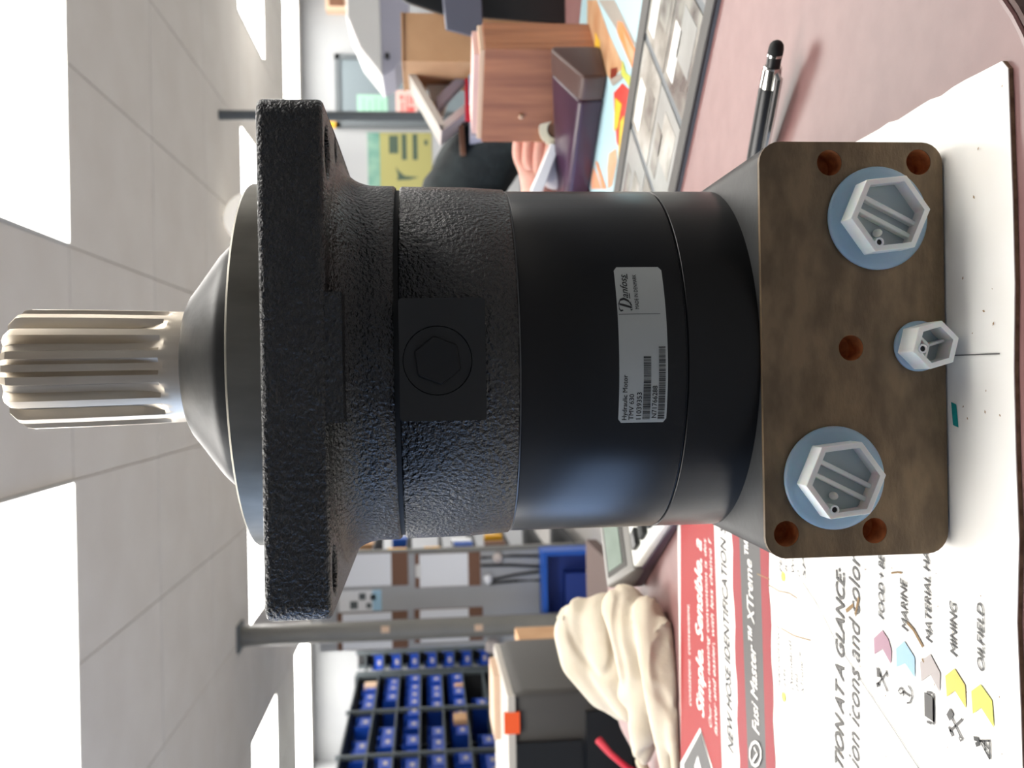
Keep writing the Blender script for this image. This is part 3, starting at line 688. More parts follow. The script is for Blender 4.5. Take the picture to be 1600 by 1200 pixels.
part('joint_ring', lathe(B(), [(.0770, -.1014), (.0770, -.1026)], 96), m_edge, mot, smooth=True)
part('end_cover', lathe(B(), [(.0773, -.1022), (.0779, -.1027), (.0779, -.1312)], 160), m_blk, mot, smooth=True, ang=50)
# machined pad and hex plug
pad = part('machined_pad', plate(B(), rrect(-.0235, .0228, -.0228, .0098, .0012, 2), [circ(-.0008, -.0046, .0132, 40)], 0, .012, Matrix.Translation((0, -.0695, 0)) @ Matrix.Rotation(R(90), 4, 'X')), m_pad, mot, label='flat machined pad')
hx = Matrix.Translation((-.0008, -.0695, -.0046)) @ Matrix.Rotation(R(90), 4, 'X')
bm = prism(B(), circ(0, 0, .0129, 40), 0, .0108, hx); part('spot_face', bm, m_pad, pad)
bm = prism(B(), [(.0094*math.cos(R(a_+8)), .0094*math.sin(R(a_+8))) for a_ in range(0, 360, 60)], .0, .0155, hx)
part('hex_plug', bm, m_blk, pad, bev=.0006, seg=2)
# label wrapped round the ring
RL = .0779
LA0, LA1, LZ1, LZ0 = math.asin(-.0262/RL), math.asin(.0352/RL), -.0748, -.0940
LW = (LA1-LA0)*RL; LH = LZ1-LZ0
def cyl_pt(s, z, dr=.0): a_ = LA0+s/RL; return Vector(((RL+dr)*math.sin(a_), -(RL+dr)*math.cos(a_), z))
bm = B(); nn = 40; rr_ = .0012; cols_ = []
for i in range(nn+1):
    s = LW*i/nn; e = min(s, LW-s); ins = rr_-math.sqrt(max(0, rr_**2-(rr_-min(e, rr_))**2))
    cols_.append([bm.verts.new(cyl_pt(s, z, .00018)) for z in (LZ0+ins, LZ1-ins)])
for a_, b__ in zip(cols_, cols_[1:]): bm.faces.new((a_[0], b__[0], b__[1], a_[1]))
lab = part('name_label', bm, m_label, mot, smooth=True, label='silver label with black print and barcodes')
def ltext(s, u0_, u1_, v0, v1, bold=0., shear=0.):
    put_text(LB, s, lambda x, y: cyl_pt(LW*u0_+x, LZ1-LH*v1+y, .0003), LW*(u1_-u0_), LH*(v1-v0), bold, shear)
LB = B()
ltext('Hydraulic Motor', .02, .305, .075, .17, .014); ltext('TMV 630', .02, .185, .215, .31, .014); ltext('11039353', .022, .195, .37, .47, .014)
ltext('N71766288', .03, .235, .69, .79, .014); ltext('MADE IN DENMARK', .712, .945, .375, .45, .008)
ltext('anfoss', .785, .945, .10, .245, .012, .35)
def lrib(pts, w): ribbon(LB, pts, w, lambda x, y: cyl_pt(LW*x, LZ1-LH*y, .0003))
lrib([(.745, .05), (.738, .14), (.728, .24), (.722, .30)], [.012, .016, .014, .01])
lrib([(.705, .12), (.702, .07), (.715, .04), (.745, .035), (.772, .07), (.78, .15), (.765, .24), (.735, .305), (.71, .31), (.705, .28), (.72, .27), (.76, .29)], [.008, .012, .014, .014, .014, .016, .014, .012, .01, .01, .008, .008])
lrib([(.78, .275), (.95, .262)], .02)
lrib([(.679, .02), (.680, .88)], .0035)
random.seed(5)
for u1_, v0, v1 in ((.42, .50, .655), (.47, .815, .955)):
    u = .022
    while u < u1_:
        w = random.choice((.0022, .0022, .0044, .0066)); q = [cyl_pt(LW*a_, LZ1-LH*v, .0003) for a_, v in ((u, v0), (u+w, v0), (u+w, v1), (u, v1))]; poly(LB, q); u += w+random.choice((.0022, .0022, .0044))
bmesh.ops.recalc_face_normals(LB, faces=LB.faces)
part('print', LB, m_ink, lab)
# port block
BX0, BX1, BZ0, BZ1, BYF = -.0806, .0828, ZP, -.1312, -.0800
bm = BX(BX0, BX1, BYF+.002, .0805, BZ0+.0008, BZ1, skip=('front',))
es = [e for e in bm.edges if len(e.link_faces) == 2 and abs(e.verts[0].co.y-e.verts[1].co.y) > .1]
bmesh.ops.bevel(bm, geom=es, offset=.0085, segments=5, affect='EDGES', profile=.5)
part('port_block', bm, m_blockpaint, mot, smooth=True, ang=50)
hp = [(.0746, -.1597), (.0750, -.1964), (-.0709, -.1397), (-.0708, -.1758), (.0016, -.1673)]
pl = [(.0525, -.1785, .0138), (-.0493, -.1590, .0138), (.0019, -.1945, .0072)]
XZ = Matrix(((1, 0, 0, 0), (0, 0, 1, 0), (0, 1, 0, 0), (0, 0, 0, 1)))
outl = rrect(BX0, BX1, BZ0+.0008, BZ1, .0085, 6)
face = part('machined_face', plate(B(), outl, [circ(x, z, .0051, 24) for x, z in hp]+[circ(x, z, r_, 32) for x, z, r_ in pl], BYF, BYF+.0022, XZ), m_brown, mot, label='brown rust-tinted machined port face')
for x, z in hp:
    bm = B(); lathe(bm, [(.0051, .0), (.00505, .012), (.002, .016), (.0002, .0165)], 24, cap0=False); bm.transform(Matrix.Translation((x, BYF+.0004, z)) @ Matrix.Rotation(R(-90), 4, 'X'))
    part('bolt_hole', bm, m_rust, face, smooth=True)
def plug(x, z, r, rh, dep, rot, ribs, tubea):
    """moulded cap: flange disc, open hexagonal cup with inner ribs"""
    mx_ = Matrix.Translation((x, BYF, z)) @ Matrix.Rotation(R(90), 4, 'X')
    bm = lathe(B(), [(r-.0012, -.0001), (r, .0006), (r, .0016), (r-.0008, .0023), (r-.0026, .0026), (rh*.5, .0026)], 64, cap0=False); bm.transform(mx_)
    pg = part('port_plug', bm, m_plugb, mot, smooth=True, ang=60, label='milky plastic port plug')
    hexp = lambda rr, n=6: [(rr*math.cos(R(rot+60*i)), rr*math.sin(R(rot+60*i))) for i in range(n)]
    bm = plate(B(), hexp(rh), [hexp(rh-.0021)], .002, dep, mx_); part('hex_cup', bm, m_plug, pg, bev=.0003, seg=2)
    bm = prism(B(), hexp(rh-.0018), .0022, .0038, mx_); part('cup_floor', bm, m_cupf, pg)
    for a_, off, *half in ribs:
        L_ = (rh-.0022)*.93; w = .0009 if not half else .0006
        bm = box(B(), 0 if half else -L_, L_, off-w, off+w, .0036, dep*.62, mx_ @ Matrix.Rotation(R(a_), 4, 'Z')); part('rib', bm, m_plug, pg, bev=.0003, seg=1)
    ta = R(tubea); tx, ty = (rh-.0040)*math.cos(ta), (rh-.0040)*math.sin(ta)
    bm = lathe(B(), [(.0018, .003), (.0018, dep+.0002), (.0011, dep+.0002), (.0011, dep-.006)], 16, (tx, ty), cap0=False, cap1=False); bm.transform(mx_); part('vent_tube', bm, m_plug, pg, smooth=True)
    bm = lathe(B(), [(.00112, dep-.0004), (.0001, dep-.0005)], 12, (tx, ty), cap0=False); bm.transform(mx_); part('vent_dark_disc', bm, m_ink, pg)  # black disc plugs the tube, painting the dark inside of the hole
    if r > .015:
        bm = B(); bmesh.ops.create_uvsphere(bm, u_segments=12, v_segments=8, radius=.0016, matrix=Matrix.Translation((tx*.5-.001, ty*.5, .0055)) @ Matrix.Scale(1.7, 4, (0, 0, 1))); bm.transform(mx_); part('moulding_nub', bm, m_plug, pg, smooth=True)
    return pg
plug(.0525, -.1785, .0203, .0160, .0118, -84, [(63, .0027), (63, -.0027)], 156)
plug(-.0493, -.1590, .0203, .0160, .0118, -84, [(63, .0027), (63, -.0027)], 156)
plug(.0019, -.1945, .0100, .0096, .0140, -75, [(45, 0, 1), (165, 0, 1), (285, 0, 1)], 105)

# ================================================================== THINGS ON THE COUNTER
# pen
T0 = onz(1219, 64, ZC+.012); T1 = onz(1186, 235, ZC+.0075)
ax = (T1-T0); ax.z = 0; ax.normalize(); 
T0.z = ZC+.0135
pen = thing('stylus_pen', 'black ballpoint pen with chrome trim and a rubber stylus tip', 'pen', (T0.x, T0.y, ZC))
pd = (Vector((T1.x, T1.y, ZC+.0082))-T0).normalized()
def pp_(d): return T0+pd*d
bm = B(); tube(bm, [pp_(-.0002), pp_(.0008), pp_(.0022), pp_(.0045), pp_(.007)], [.0012, .0028, .0038, .0042, .0042], 16); part('rubber_tip', bm, m_rubber, pen, smooth=True)
part('tip_ring', cyl(B(), pp_(.007), pp_(.0085), .0044), m_chrome, pen, smooth=True)
part('plunger', cyl(B(), pp_(.0085), pp_(.0145), .0040), m_black, pen, smooth=True)
part('chrome_collar', tube(B(), [pp_(.0145), pp_(.0152), pp_(.024), pp_(.0265)], [.0046, .0052, .0056, .0056], 20), m_chrome, pen, smooth=True)
part('barrel', tube(B(), [pp_(.0265), pp_(.03), pp_(.10), pp_(.118), pp_(.128)], [.0056, .0058, .0058, .0048, .002], 20), m_black, pen, smooth=True)
sd = pd.cross(Vector((0, 0, 1))).normalized(); 
if sd.y > 0: sd = -sd
qz = sd*.0075+Vector((0, 0, -.0022))
bm = B(); pts_ = [pp_(.0175)+qz*.55, pp_(.0185)+qz, pp_(.04)+qz*1.02, pp_(.064)+qz*.95]
tube(bm, pts_, [.0018, .0021, .0021, .0018], 8); part('clip', bm, m_chrome, pen, smooth=True)

# calculator
cz = ZC; cw = Vector((.86, .51, 0)).normalized(); cl = Vector((.51, -.86, 0)).normalized(); c0_ = Vector((-.2135, .462, cz))
Mc = Matrix((( cw.x, cl.x, 0, c0_.x), (cw.y, cl.y, 0, c0_.y), (0, 0, 1, 0), (0, 0, 0, 1)))
calc = thing('calculator', 'silver desktop calculator with a tilted display left of the motor', 'calculator', tuple(c0_+cw*.06+cl*.08))
def cbox(x0, x1, y0, y1, z0, z1): return box(B(), x0, x1, y0, y1, z0, z1, Mc)
def wedge(x0, x1, y0, y1, zb, za, z0):
    bm = B(); v = [bm.verts.new(Mc @ Vector(p)) for p in ((x0, y0, z0), (x1, y0, z0), (x1, y1, z0), (x0, y1, z0), (x0, y0, zb), (x1, y0, zb), (x1, y1, za), (x0, y1, za))]
    for f in ((0, 1, 2, 3), (4, 5, 6, 7), (0, 1, 5, 4), (1, 2, 6, 5), (2, 3, 7, 6), (3, 0, 4, 7)): bm.faces.new([v[i] for i in f])
    bmesh.ops.recalc_face_normals(bm, faces=bm.faces); return bm
part('lower_shell', wedge(0, .14, .0, .215, cz+.014, cz+.006, cz), mat('dark_shell', lin(60, 44, 58), .4), calc, bev=.003, seg=3, smooth=True)
part('keypad_panel', wedge(.002, .138, .052, .213, cz+.0195, cz+.0115, cz+.005), m_keypad, calc, bev=.003, seg=3, smooth=True)
disp = part('display_housing', wedge(.0, .14, .0, .052, cz+.037, cz+.0195, cz+.006), m_silver2, calc, bev=.003, seg=3, smooth=True)
def tilted(x0, x1, y0, y1, h0, h1):
    f = lambda y: cz+.037-(.0175/.052)*y
    bm = B(); v = [bm.verts.new(Mc @ Vector((x, y, f(y)+h))) for h in (h0, h1) for x, y in ((x0, y0), (x1, y0), (x1, y1), (x0, y1))]
    for q in ((0, 1, 2, 3), (4, 5, 6, 7), (0, 1, 5, 4), (1, 2, 6, 5), (2, 3, 7, 6), (3, 0, 4, 7)): bm.faces.new([v[i] for i in q])
    bmesh.ops.recalc_face_normals(bm, faces=bm.faces); return bm
part('display_bezel', tilted(.008, .132, .006, .042, -.001, .0008), m_prn, disp, bev=.001)
part('display_glass', tilted(.013, .127, .010, .036, .0005, .0014), m_lcd, disp)
for i in range(5):
    for j in range(5):
        y = .068+.027*j; zk = cz+.0195-(.008/.161)*(y-.052)
        part('key', box(B(), .012+.024*i, .030+.024*i, y, y+.018, zk-.001, zk+.0045, Mc), m_rubber if (i+j) % 3 else m_black, calc, bev=.0025, seg=2, smooth=True)

# crumpled towel
def remeshed(name, chains, voxel, m, label, cat, disp_=.006, sc=22, smooth_it=6):
    bm = B()
    for ch in chains:
        pts = [Vector(c[0]) for c in ch]; rs = [c[1] for c in ch]
        for (p, r_), (q, r2) in zip(zip(pts, rs), zip(pts[1:], rs[1:])):
            for i in range(6):
                t_ = i/5; bmesh.ops.create_icosphere(bm, subdivisions=2, radius=r_+(r2-r_)*t_, matrix=Matrix.Translation(p.lerp(q, t_)))
    o = meshobj(name, bm, m)
    md = o.modifiers.new('r', 'REMESH'); md.mode = 'VOXEL'; md.voxel_size = voxel
    ms = o.modifiers.new('s', 'SMOOTH'); ms.iterations = smooth_it; ms.factor = .5
    applied(o); return o
def TW(x, y, Y, r): return (at(x, y, Y), r)
chains = [
 [TW(905, 957, .47, .017), TW(897, 985, .48, .022), TW(915, 1030, .48, .026), TW(945, 1075, .47, .022), TW(975, 1105, .46, .014)],
 [TW(945, 965, .46, .026), TW(960, 1000, .46, .030), TW(965, 1050, .45, .026), TW(985, 1100, .44, .017)],
 [TW(975, 950, .41, .022), TW(985, 985, .40, .021), TW(995, 1040, .40, .019), TW(985, 1085, .41, .013)],
 [TW(1012, 955, .375, .015), TW(1022, 1000, .365, .018), TW(1030, 1060, .36, .017), TW(1035, 1120, .36, .014), TW(1043, 1180, .36, .010), TW(1050, 1230, .36, .009)],
 [TW(1000, 960, .40, .018), TW(1010, 1020, .40, .022), TW(1015, 1080, .40, .022), TW(1010, 1130, .40, .017), TW(1005, 1165, .41, .011), TW(1004, 1185, .41, .006)],
 [TW(975, 960, .50, .022), TW(970, 1000, .52, .024), TW(985, 1060, .50, .02)],
 [TW(1040, 975, .355, .008), TW(1050, 1050, .35, .009), TW(1053, 1120, .345, .008), TW(1056, 1185, .34, .006), TW(1060, 1240, .34, .006)],
 [TW(880, 955, .475, .006), TW(872, 968, .475, .004)],
 [TW(1000, 1190, .44, .006), TW(1015, 1215, .43, .006), TW(1030, 1240, .42, .006)],
]
tw = remeshed('towel', chains, .003, m_towel, '', '', smooth_it=5)
me = tw.data
for v_ in me.vertices:
    p = v_.co.copy(); q = Vector((p.x*.7+p.y*.7, p.z*1.0, p.x*.7-p.y*.7))
    f = noise.noise(Vector((q.x*9, q.y*26, q.z*16)))*.004 + noise.noise(Vector((p.x*45, p.y*45, p.z*60)))*.0009
    f -= .0045*max(0, 1-abs(noise.noise(Vector((q.x*8+3, q.y*30, q.z*14))))*9)
    v_.co += v_.normal*f
    if v_.co.z < ZC+.0008: v_.co.z = ZC+.0008
ms = tw.modifiers.new('s', 'SMOOTH'); ms.iterations = 4; ms.factor = .5; applied(tw); me = tw.data
for v_ in me.vertices: v_.co.z = max(v_.co.z, ZC+.0006)
for p in me.polygons: p.use_smooth = True
cx_ = sum((v_.co for v_ in me.vertices), Vector())/len(me.vertices); cx_.z = ZC
me.transform(Matrix.Translation(-cx_)); tw.location = cx_
tag(tw, 'crumpled beige cloth towel heaped on the left of the counter', 'towel')

# display board of pictures (wing of the counter runs at 45 degrees)
A45 = R(45); ez = ZC
def W45(n_, t_, z): return Vector((.7071*n_-.7071*t_, .7071*n_+.7071*t_, z))    # n away across the wing, t to the left-back
def w45box(n0, n1, t0, t1, z0, z1): 
    bm = B(); v = [bm.verts.new(W45(n_, t_, z)) for z in (z0, z1) for n_, t_ in ((n0, t0), (n1, t0), (n1, t1), (n0, t1))]
    for q in ((0, 1, 2, 3), (4, 5, 6, 7), (0, 1, 5, 4), (1, 2, 6, 5), (2, 3, 7, 6), (3, 0, 4, 7)): bm.faces.new([v[i] for i in q])
    bmesh.ops.recalc_face_normals(bm, faces=bm.faces); return bm
t0_, t1_ = -.155, .36
bd = thing('picture_board', 'black-framed board of grey product pictures lying on the counter', 'display board', tuple(W45(.42, .08, ZC)))
part('backing', w45box(.318, .526, t0_, t1_, ZC, ZC+.0025), m_frame, bd)
part('frame_rail', w45box(.318, .337, t0_, t1_, ZC+.0025, ZC+.005), m_prn, bd, bev=.001)
part('frame_rail', w45box(.500, .526, t0_, t1_, ZC+.0025, ZC+.005), m_prn, bd, bev=.001)
m_pic = [mat('picture_grey', lin(142, 142, 139), .25, col2=lin(160, 162, 158), vs=14), mat('picture_pale', lin(178, 176, 168), .25, col2=lin(124, 120, 112), vs=26), mat('picture_dark', lin(84, 76, 72), .25, col2=lin(150, 148, 140), vs=30), mat('picture_lines', lin(154, 154, 152), .25, col2=lin(132, 132, 132), vs=60, aniso=(1, 9, 1))]
tl = [-.155, -.112, -.022, .070, .160, .25, .36]
k = 0
for i in range(6):
    for j, (n0, n1) in enumerate(((.338, .4175), (.4200, .4995))):
        mm = [3, 1, 3, 1, 2, 1, 0, 1, 1, 0, 0, 1][k % 12]; k += 1
        pc = part('picture', w45box(n0, n1, tl[i]+.004, tl[i+1]-.004, ZC+.0025, ZC+.0034), m_pic[mm], bd)
        tm = (tl[i]+tl[i+1])/2; nm = (n0+n1)/2
        if i == 0: continue
        bm = w45box(nm-.03, nm-.002 if j else nm+.012, tm-.03+.01*j, tm+.012, ZC+.0034, ZC+.0037); part('picture_inset', bm, m_pic[(mm+1) % 3], pc)
        bm = w45box(nm+.008, nm+.03, tm-.01, tm+.034, ZC+.0034, ZC+.0037); part('picture_inset', bm, [m_white, m_pic[2], m_white][k % 3], pc)
# colourful poster beyond it
po = thing('comic_poster', 'colourful blue, orange and red printed poster lying on the counter', 'poster', tuple(W45(.66, .15, ZC)))
m_pb = mat('poster_light_blue', lin(176, 208, 216), .3); m_po = mat('poster_orange', lin(226, 132, 72), .3, col2=lin(214, 150, 104), vs=16); m_pr = mat('poster_red', lin(206, 62, 52), .3)
m_py = mat('poster_golden', lin(232, 188, 52), .3); m_pg = mat('poster_lime', lin(186, 190, 80), .3); m_ps = mat('poster_salmon', lin(232, 168, 132), .3, col2=lin(222, 150, 112), vs=60); m_pt = mat('poster_tan', lin(176, 124, 84), .3, col2=lin(214, 178, 140), vs=22); m_pgr = mat('poster_grey', lin(158, 150, 140), .3)
part('sheet', w45box(.53, .86, -.155, .34, ZC, ZC+.0018), m_pb, po)
C3 = lambda q: (900+q[0]/4, q[1]/4)
def pshape(name, pts, m, dz):
    bm = B(); f = poly(bm, [onz(*C3(q), ZC+.0018+dz) for q in pts]); bmesh.ops.triangulate(bm, faces=[f]); bmesh.ops.recalc_face_normals(bm, faces=bm.faces); return part(name, bm, m, po)
pshape('tan_shape', [(70, 0), (130, 0), (200, 200), (300, 420), (215, 500), (150, 400), (100, 380), (70, 160)], m_pt, .0003)
pshape('yellow_shape', [(120, 200), (150, 260), (150, 390), (115, 390)], m_py, .0006)
pshape('grey_shape', [(140, 0), (240, 0), (300, 120), (380, 290), (260, 200)], m_pgr, .0003)
pshape('orange_shape', [(260, 130), (290, 140), (415, 400), (395, 540), (330, 380), (255, 200)], m_po, .0005)
pshape('salmon_shape', [(290, 180), (405, 410), (395, 500), (330, 340)], m_ps, .0008)
pshape('lime_shape', [(290, 370), (310, 450), (360, 500), (375, 620), (350, 660), (330, 540), (280, 460)], m_pg, .0007)
pshape('red_shape', [(235, 580), (290, 520), (330, 560), (345, 760), (310, 960), (255, 900), (240, 720)], m_pr, .0004)
pshape('yellow_shape', [(245, 610), (285, 650), (260, 800), (235, 820)], m_py, .0008)
pshape('lime_shape', [(275, 760), (300, 720), (295, 900), (290, 1010), (262, 1010)], m_py, .0008)
pshape('brown_shape', [(205, 960), (250, 930), (255, 1010), (225, 1160), (200, 1180), (195, 1050)], m_pt, .0005)
pshape('orange_shape', [(120, 1010), (135, 1010), (190, 1180), (165, 1180)], m_po, .0006)
pshape('orange_shape', [(95, 1130), (110, 1040), (160, 1180), (95, 1180)], m_ps, .0004)
pshape('dark_red_shape', [(215, 430), (260, 420), (250, 480), (215, 500)], mat('poster_maroon', lin(120, 44, 30), .3), .0006)
pshape('grey_shape', [(210, 500), (280, 455), (290, 490), (230, 540)], m_pgr, .0009)

# tape dispenser
TD = ZC+.002
ta_ = onz(943, 160, TD); tb_ = onz(921, 300, TD)
ex = (tb_-ta_).normalized(); ey = Vector((ex.y, -ex.x, 0)); ey = -ey if ey.y < 0 else ey      # ex: left-back, ey: right-back
L0 = .04
def TDp(u, v, z): return ta_+ex*u+ey*v+Vector((0, 0, z))
def tdbox(pr, u0_, u1_):
    """profile (v, z) swept along u"""
    bm = B(); a_ = [bm.verts.new(TDp(u0_, v, z)) for v, z in pr]; b__ = [bm.verts.new(TDp(u1_, v, z)) for v, z in pr]; n_ = len(pr)
    bm.faces.new(a_); bm.faces.new(b__)
    for i in range(n_): bm.faces.new((a_[i], a_[(i+1) % n_], b__[(i+1) % n_], b__[i]))
    bmesh.ops.recalc_face_normals(bm, faces=bm.faces); return bm
tdp = thing('tape_dispenser', 'plum-coloured desk tape dispenser with a white tape roll', 'tape dispenser', tuple(TDp(.07, .03, 0)))
def tdloft(pr0, pr1, u0_, u1_):
    bm = B(); a_ = [bm.verts.new(TDp(u0_, v, z)) for v, z in pr0]; b__ = [bm.verts.new(TDp(u1_, v, z)) for v, z in pr1]; n_ = len(pr0)
    bm.faces.new(a_); bm.faces.new(b__)
    for i in range(n_): bm.faces.new((a_[i], a_[(i+1) % n_], b__[(i+1) % n_], b__[i]))
    bmesh.ops.recalc_face_normals(bm, faces=bm.faces); return bm
pr = lambda zb: [(0, 0), (-.002, .026), (.004, .031), (.052, zb), (.06, zb-.003), (.062, 0)]
part('body', tdloft(pr(.055), pr(.028), -.002, .2), m_disp, tdp, bev=.004, seg=3, smooth=True)
part('end_cap', tdloft(pr(.059), pr(.0555), -.034, -.0015), m_dispb, tdp, bev=.004, seg=3, smooth=True)
hc = at(869, 200, .735)
RM = Matrix.Translation(hc) @ Matrix.Rotation(R(-28), 4, 'Z') @ Matrix.Rotation(R(84), 4, 'X')
bm = B(); lathe(bm, [(.0115, -.008), (.0215, -.008), (.022, -.007), (.022, .007), (.0215, .008), (.0115, .008), (.0115, -.008)], 40, cap0=False, cap1=False)
bm.transform(RM); part('tape_roll', bm, m_tape, tdp, smooth=True, label='roll of white tape')
bm = B(); lathe(bm, [(.0113, -.0065), (.0113, .0065)], 32); bm.transform(RM); part('core', bm, m_cork, tdp, smooth=True)
s0 = at(868, 226, .72); s1 = at(838, 302, .74)
up_ = Vector((.002, -.01, .004))
bm = B(); dd = (s1-s0).normalized(); nn_ = dd.cross(Vector((0, 1, 0))).normalized()
v = [bm.verts.new(p) for p in (s0+nn_*.005, s0-nn_*.005, s1-nn_*.007, s1+nn_*.007)]; v2 = [bm.verts.new(q.co+Vector((.004, .018, 0))) for q in v]
bm.faces.new(v); bm.faces.new(v2[::-1])
for i in range(4): bm.faces.new((v[i], v[(i+1) % 4], v2[(i+1) % 4], v2[i]))
bmesh.ops.recalc_face_normals(bm, faces=bm.faces); part('pressure_arm', bm, m_sheet, tdp, bev=.001, label='white lever arm')
bm = B(); c_ = at(868, 268, .755)
bmesh.ops.create_uvsphere(bm, u_segments=20, v_segments=12, radius=.02, matrix=Matrix.Translation(c_) @ Matrix.Rotation(R(-40), 4, 'Z') @ Matrix.Diagonal((1.3, .5, .95, 1))); part('tape_guide', bm, m_lgrey, tdp, smooth=True)

# wooden box
wc = onz(931, 78, ZC+.002)
fx = Vector((-.66, .75, 0)).normalized(); fy = Vector((.75, .66, 0)).normalized(); WH = .131
def W_(u, v, z): return Vector((wc.x, wc.y, ZC+.002))+fx*u+fy*v+Vector((0, 0, z))
def wbox(u0_, u1_, v0, v1, z0, z1):
    bm = B(); v = [bm.verts.new(W_(a_, b__, z)) for z in (z0, z1) for a_, b__ in ((u0_, v0), (u1_, v0), (u1_, v1), (u0_, v1))]
    for q in ((0, 1, 2, 3), (4, 5, 6, 7), (0, 1, 5, 4), (1, 2, 6, 5), (2, 3, 7, 6), (3, 0, 4, 7)): bm.faces.new([v[i] for i in q])
    bmesh.ops.recalc_face_normals(bm, faces=bm.faces); return bm
wt = thing('wooden_box', 'small brown wood-grain box standing behind the tape dispenser', 'box', tuple(W_(.08, .03, 0)))
m_wood2 = m_wood
part('front_board', wbox(0, .128, 0, .012, 0, WH), m_wood, wt, bev=.0008)
part('side_board', wbox(0, .012, .012, .062, 0, WH), m_wood, wt, bev=.0008)
part('side_board', wbox(.116, .128, .012, .062, 0, WH), m_wood, wt, bev=.0008)
part('back_board', wbox(.012, .116, .05, .062, 0, WH), m_wood, wt)
part('lid', wbox(.003, .125, .002, .06, WH, WH+.006), m_woodl, wt, bev=.0008)
q = W_(.09, -.0015, .083); bm = B(); bmesh.ops.create_uvsphere(bm, u_segments=12, v_segments=8, radius=.0032, matrix=Matrix.Translation(q)); part('screw_cap', bm, m_woodl, wt, smooth=True)
solo('pad_of_paper', wbox(.01, .118, .004, .058, WH+.006, WH+.0125), m_pink, 'thin pinkish pad of paper on top of the wooden box', 'paper pad')

# cardboard box behind it
k0 = at(640, 108, .99); k1 = at(640, 24, 1.0)
t = thing('cardboard_box', 'tall plain brown cardboard box behind the wooden box', 'box', ((k0.x+k1.x)/2, 1.04, ZC))
zt3 = at(629, 60, .99).z
bm = B(); box(bm, k0.x+.012, k1.x, .99, 1.13, ZC, zt3); part('box_body', bm, m_card, t, bev=.002)
part('flap', BX(k0.x+.01, k1.x, .988, 1.06, zt3-.001, zt3+.002), m_card, t)
part('flap', BX(k0.x+.01, k1.x, 1.061, 1.132, zt3-.001, zt3+.002), m_card, t)
# tilted white open tray with folders
tr0 = at(704, 208, 1.06)
t = thing('document_tray', 'tilted white document tray holding grey folders beside the cardboard box', 'tray', (tr0.x+.02, 1.1, ZC))
def slab(name, pts, Y, th, m):
    bm = B(); a_ = [bm.verts.new(at(x, y, Y)) for x, y in pts]; b__ = [bm.verts.new(q.co+Vector((0, th, 0))) for q in a_]; n_ = len(pts)
    bm.faces.new(a_); bm.faces.new(b__)
    for i in range(n_): bm.faces.new((a_[i], a_[(i+1) % n_], b__[(i+1) % n_], b__[i]))
    bmesh.ops.recalc_face_normals(bm, faces=bm.faces); return part(name, bm, m, t, bev=.0008, seg=1)
slab('side_wall', [(636, 112), (643, 104), (698, 196), (690, 206)], 1.05, .09, m_prnl)
slab('tray_floor', [(690, 206), (684, 196), (732, 158), (738, 168)], 1.05, .09, m_lgrey)
slab('folder', [(681, 152), (712, 122), (728, 124), (684, 172)], 1.07, .03, m_lav)
slab('white_paper', [(660, 110), (715, 110), (690, 190), (684, 190)], 1.10, .02, m_paper)
slab('foot', [(716, 180), (724, 178), (728, 240), (720, 240)], 1.10, .02, m_cork)
bm = B(); q0 = tr0; box(bm, q0.x-.005, q0.x+.06, 1.06, 1.13, ZC, at(735, 170, 1.06).z); part('stand', bm, m_lav, t)
q0, q1 = at(727, 186, 1.03), at(739, 122, 1.03)
solo('red_stapler', BX(q0.x, q1.x, 1.03, 1.045, ZC, at(727, 150, 1.03).z), m_redp, 'upright red plastic holder beside the wooden box', 'holder', bev=.003)
q0, q1 = at(733, 163, 1.02), at(742, 118, 1.02)
solo('paper_slip', BX(q0.x, q1.x, 1.015, 1.024, ZC, at(733, 150, 1.02).z), m_lblue, 'pale blue-white card in front of the red holder', 'card')
# black monitor and slate panel at the right border
mq = at(760, 20, .93)
t = thing('monitor', 'black computer monitor with a slate-grey stand panel at the right border', 'monitor', (mq.x+.06, .98, ZC))
sp = [(694, 12), (756, 14), (756, 60), (693, 50)]
bm = B(); a_ = [bm.verts.new(at(x, y, .86)) for x, y in ((690, -20), (752, -20), (756, 61), (697, 46))]; b__ = [bm.verts.new(q_.co+Vector((.01, .03, 0))) for q_ in a_]
bm.faces.new(a_); bm.faces.new(b__)
for i in range(4): bm.faces.new((a_[i], a_[(i+1) % 4], b__[(i+1) % 4], b__[i]))
bmesh.ops.recalc_face_normals(bm, faces=bm.faces); part('slate_panel', bm, m_slate, t, bev=.002)
bm = B(); a_ = [bm.verts.new(at(x, y, .89)) for x, y in ((560, -120), (900, -120), (905, 40), (690, 22), (632, 2))]; b__ = [bm.verts.new(q_.co+Vector((.012, .035, 0))) for q_ in a_]
bm.faces.new(a_); bm.faces.new(b__)
for i in range(5): bm.faces.new((a_[i], a_[(i+1) % 5], b__[(i+1) % 5], b__[i]))
bmesh.ops.recalc_face_normals(bm, faces=bm.faces); part('screen_back', bm, m_black, t, bev=.003)
q = at(905, 0, .89); part('stand', BX(q.x-.02, q.x+.08, .86, .99, ZC, q.z+.01), m_black, t, bev=.004)

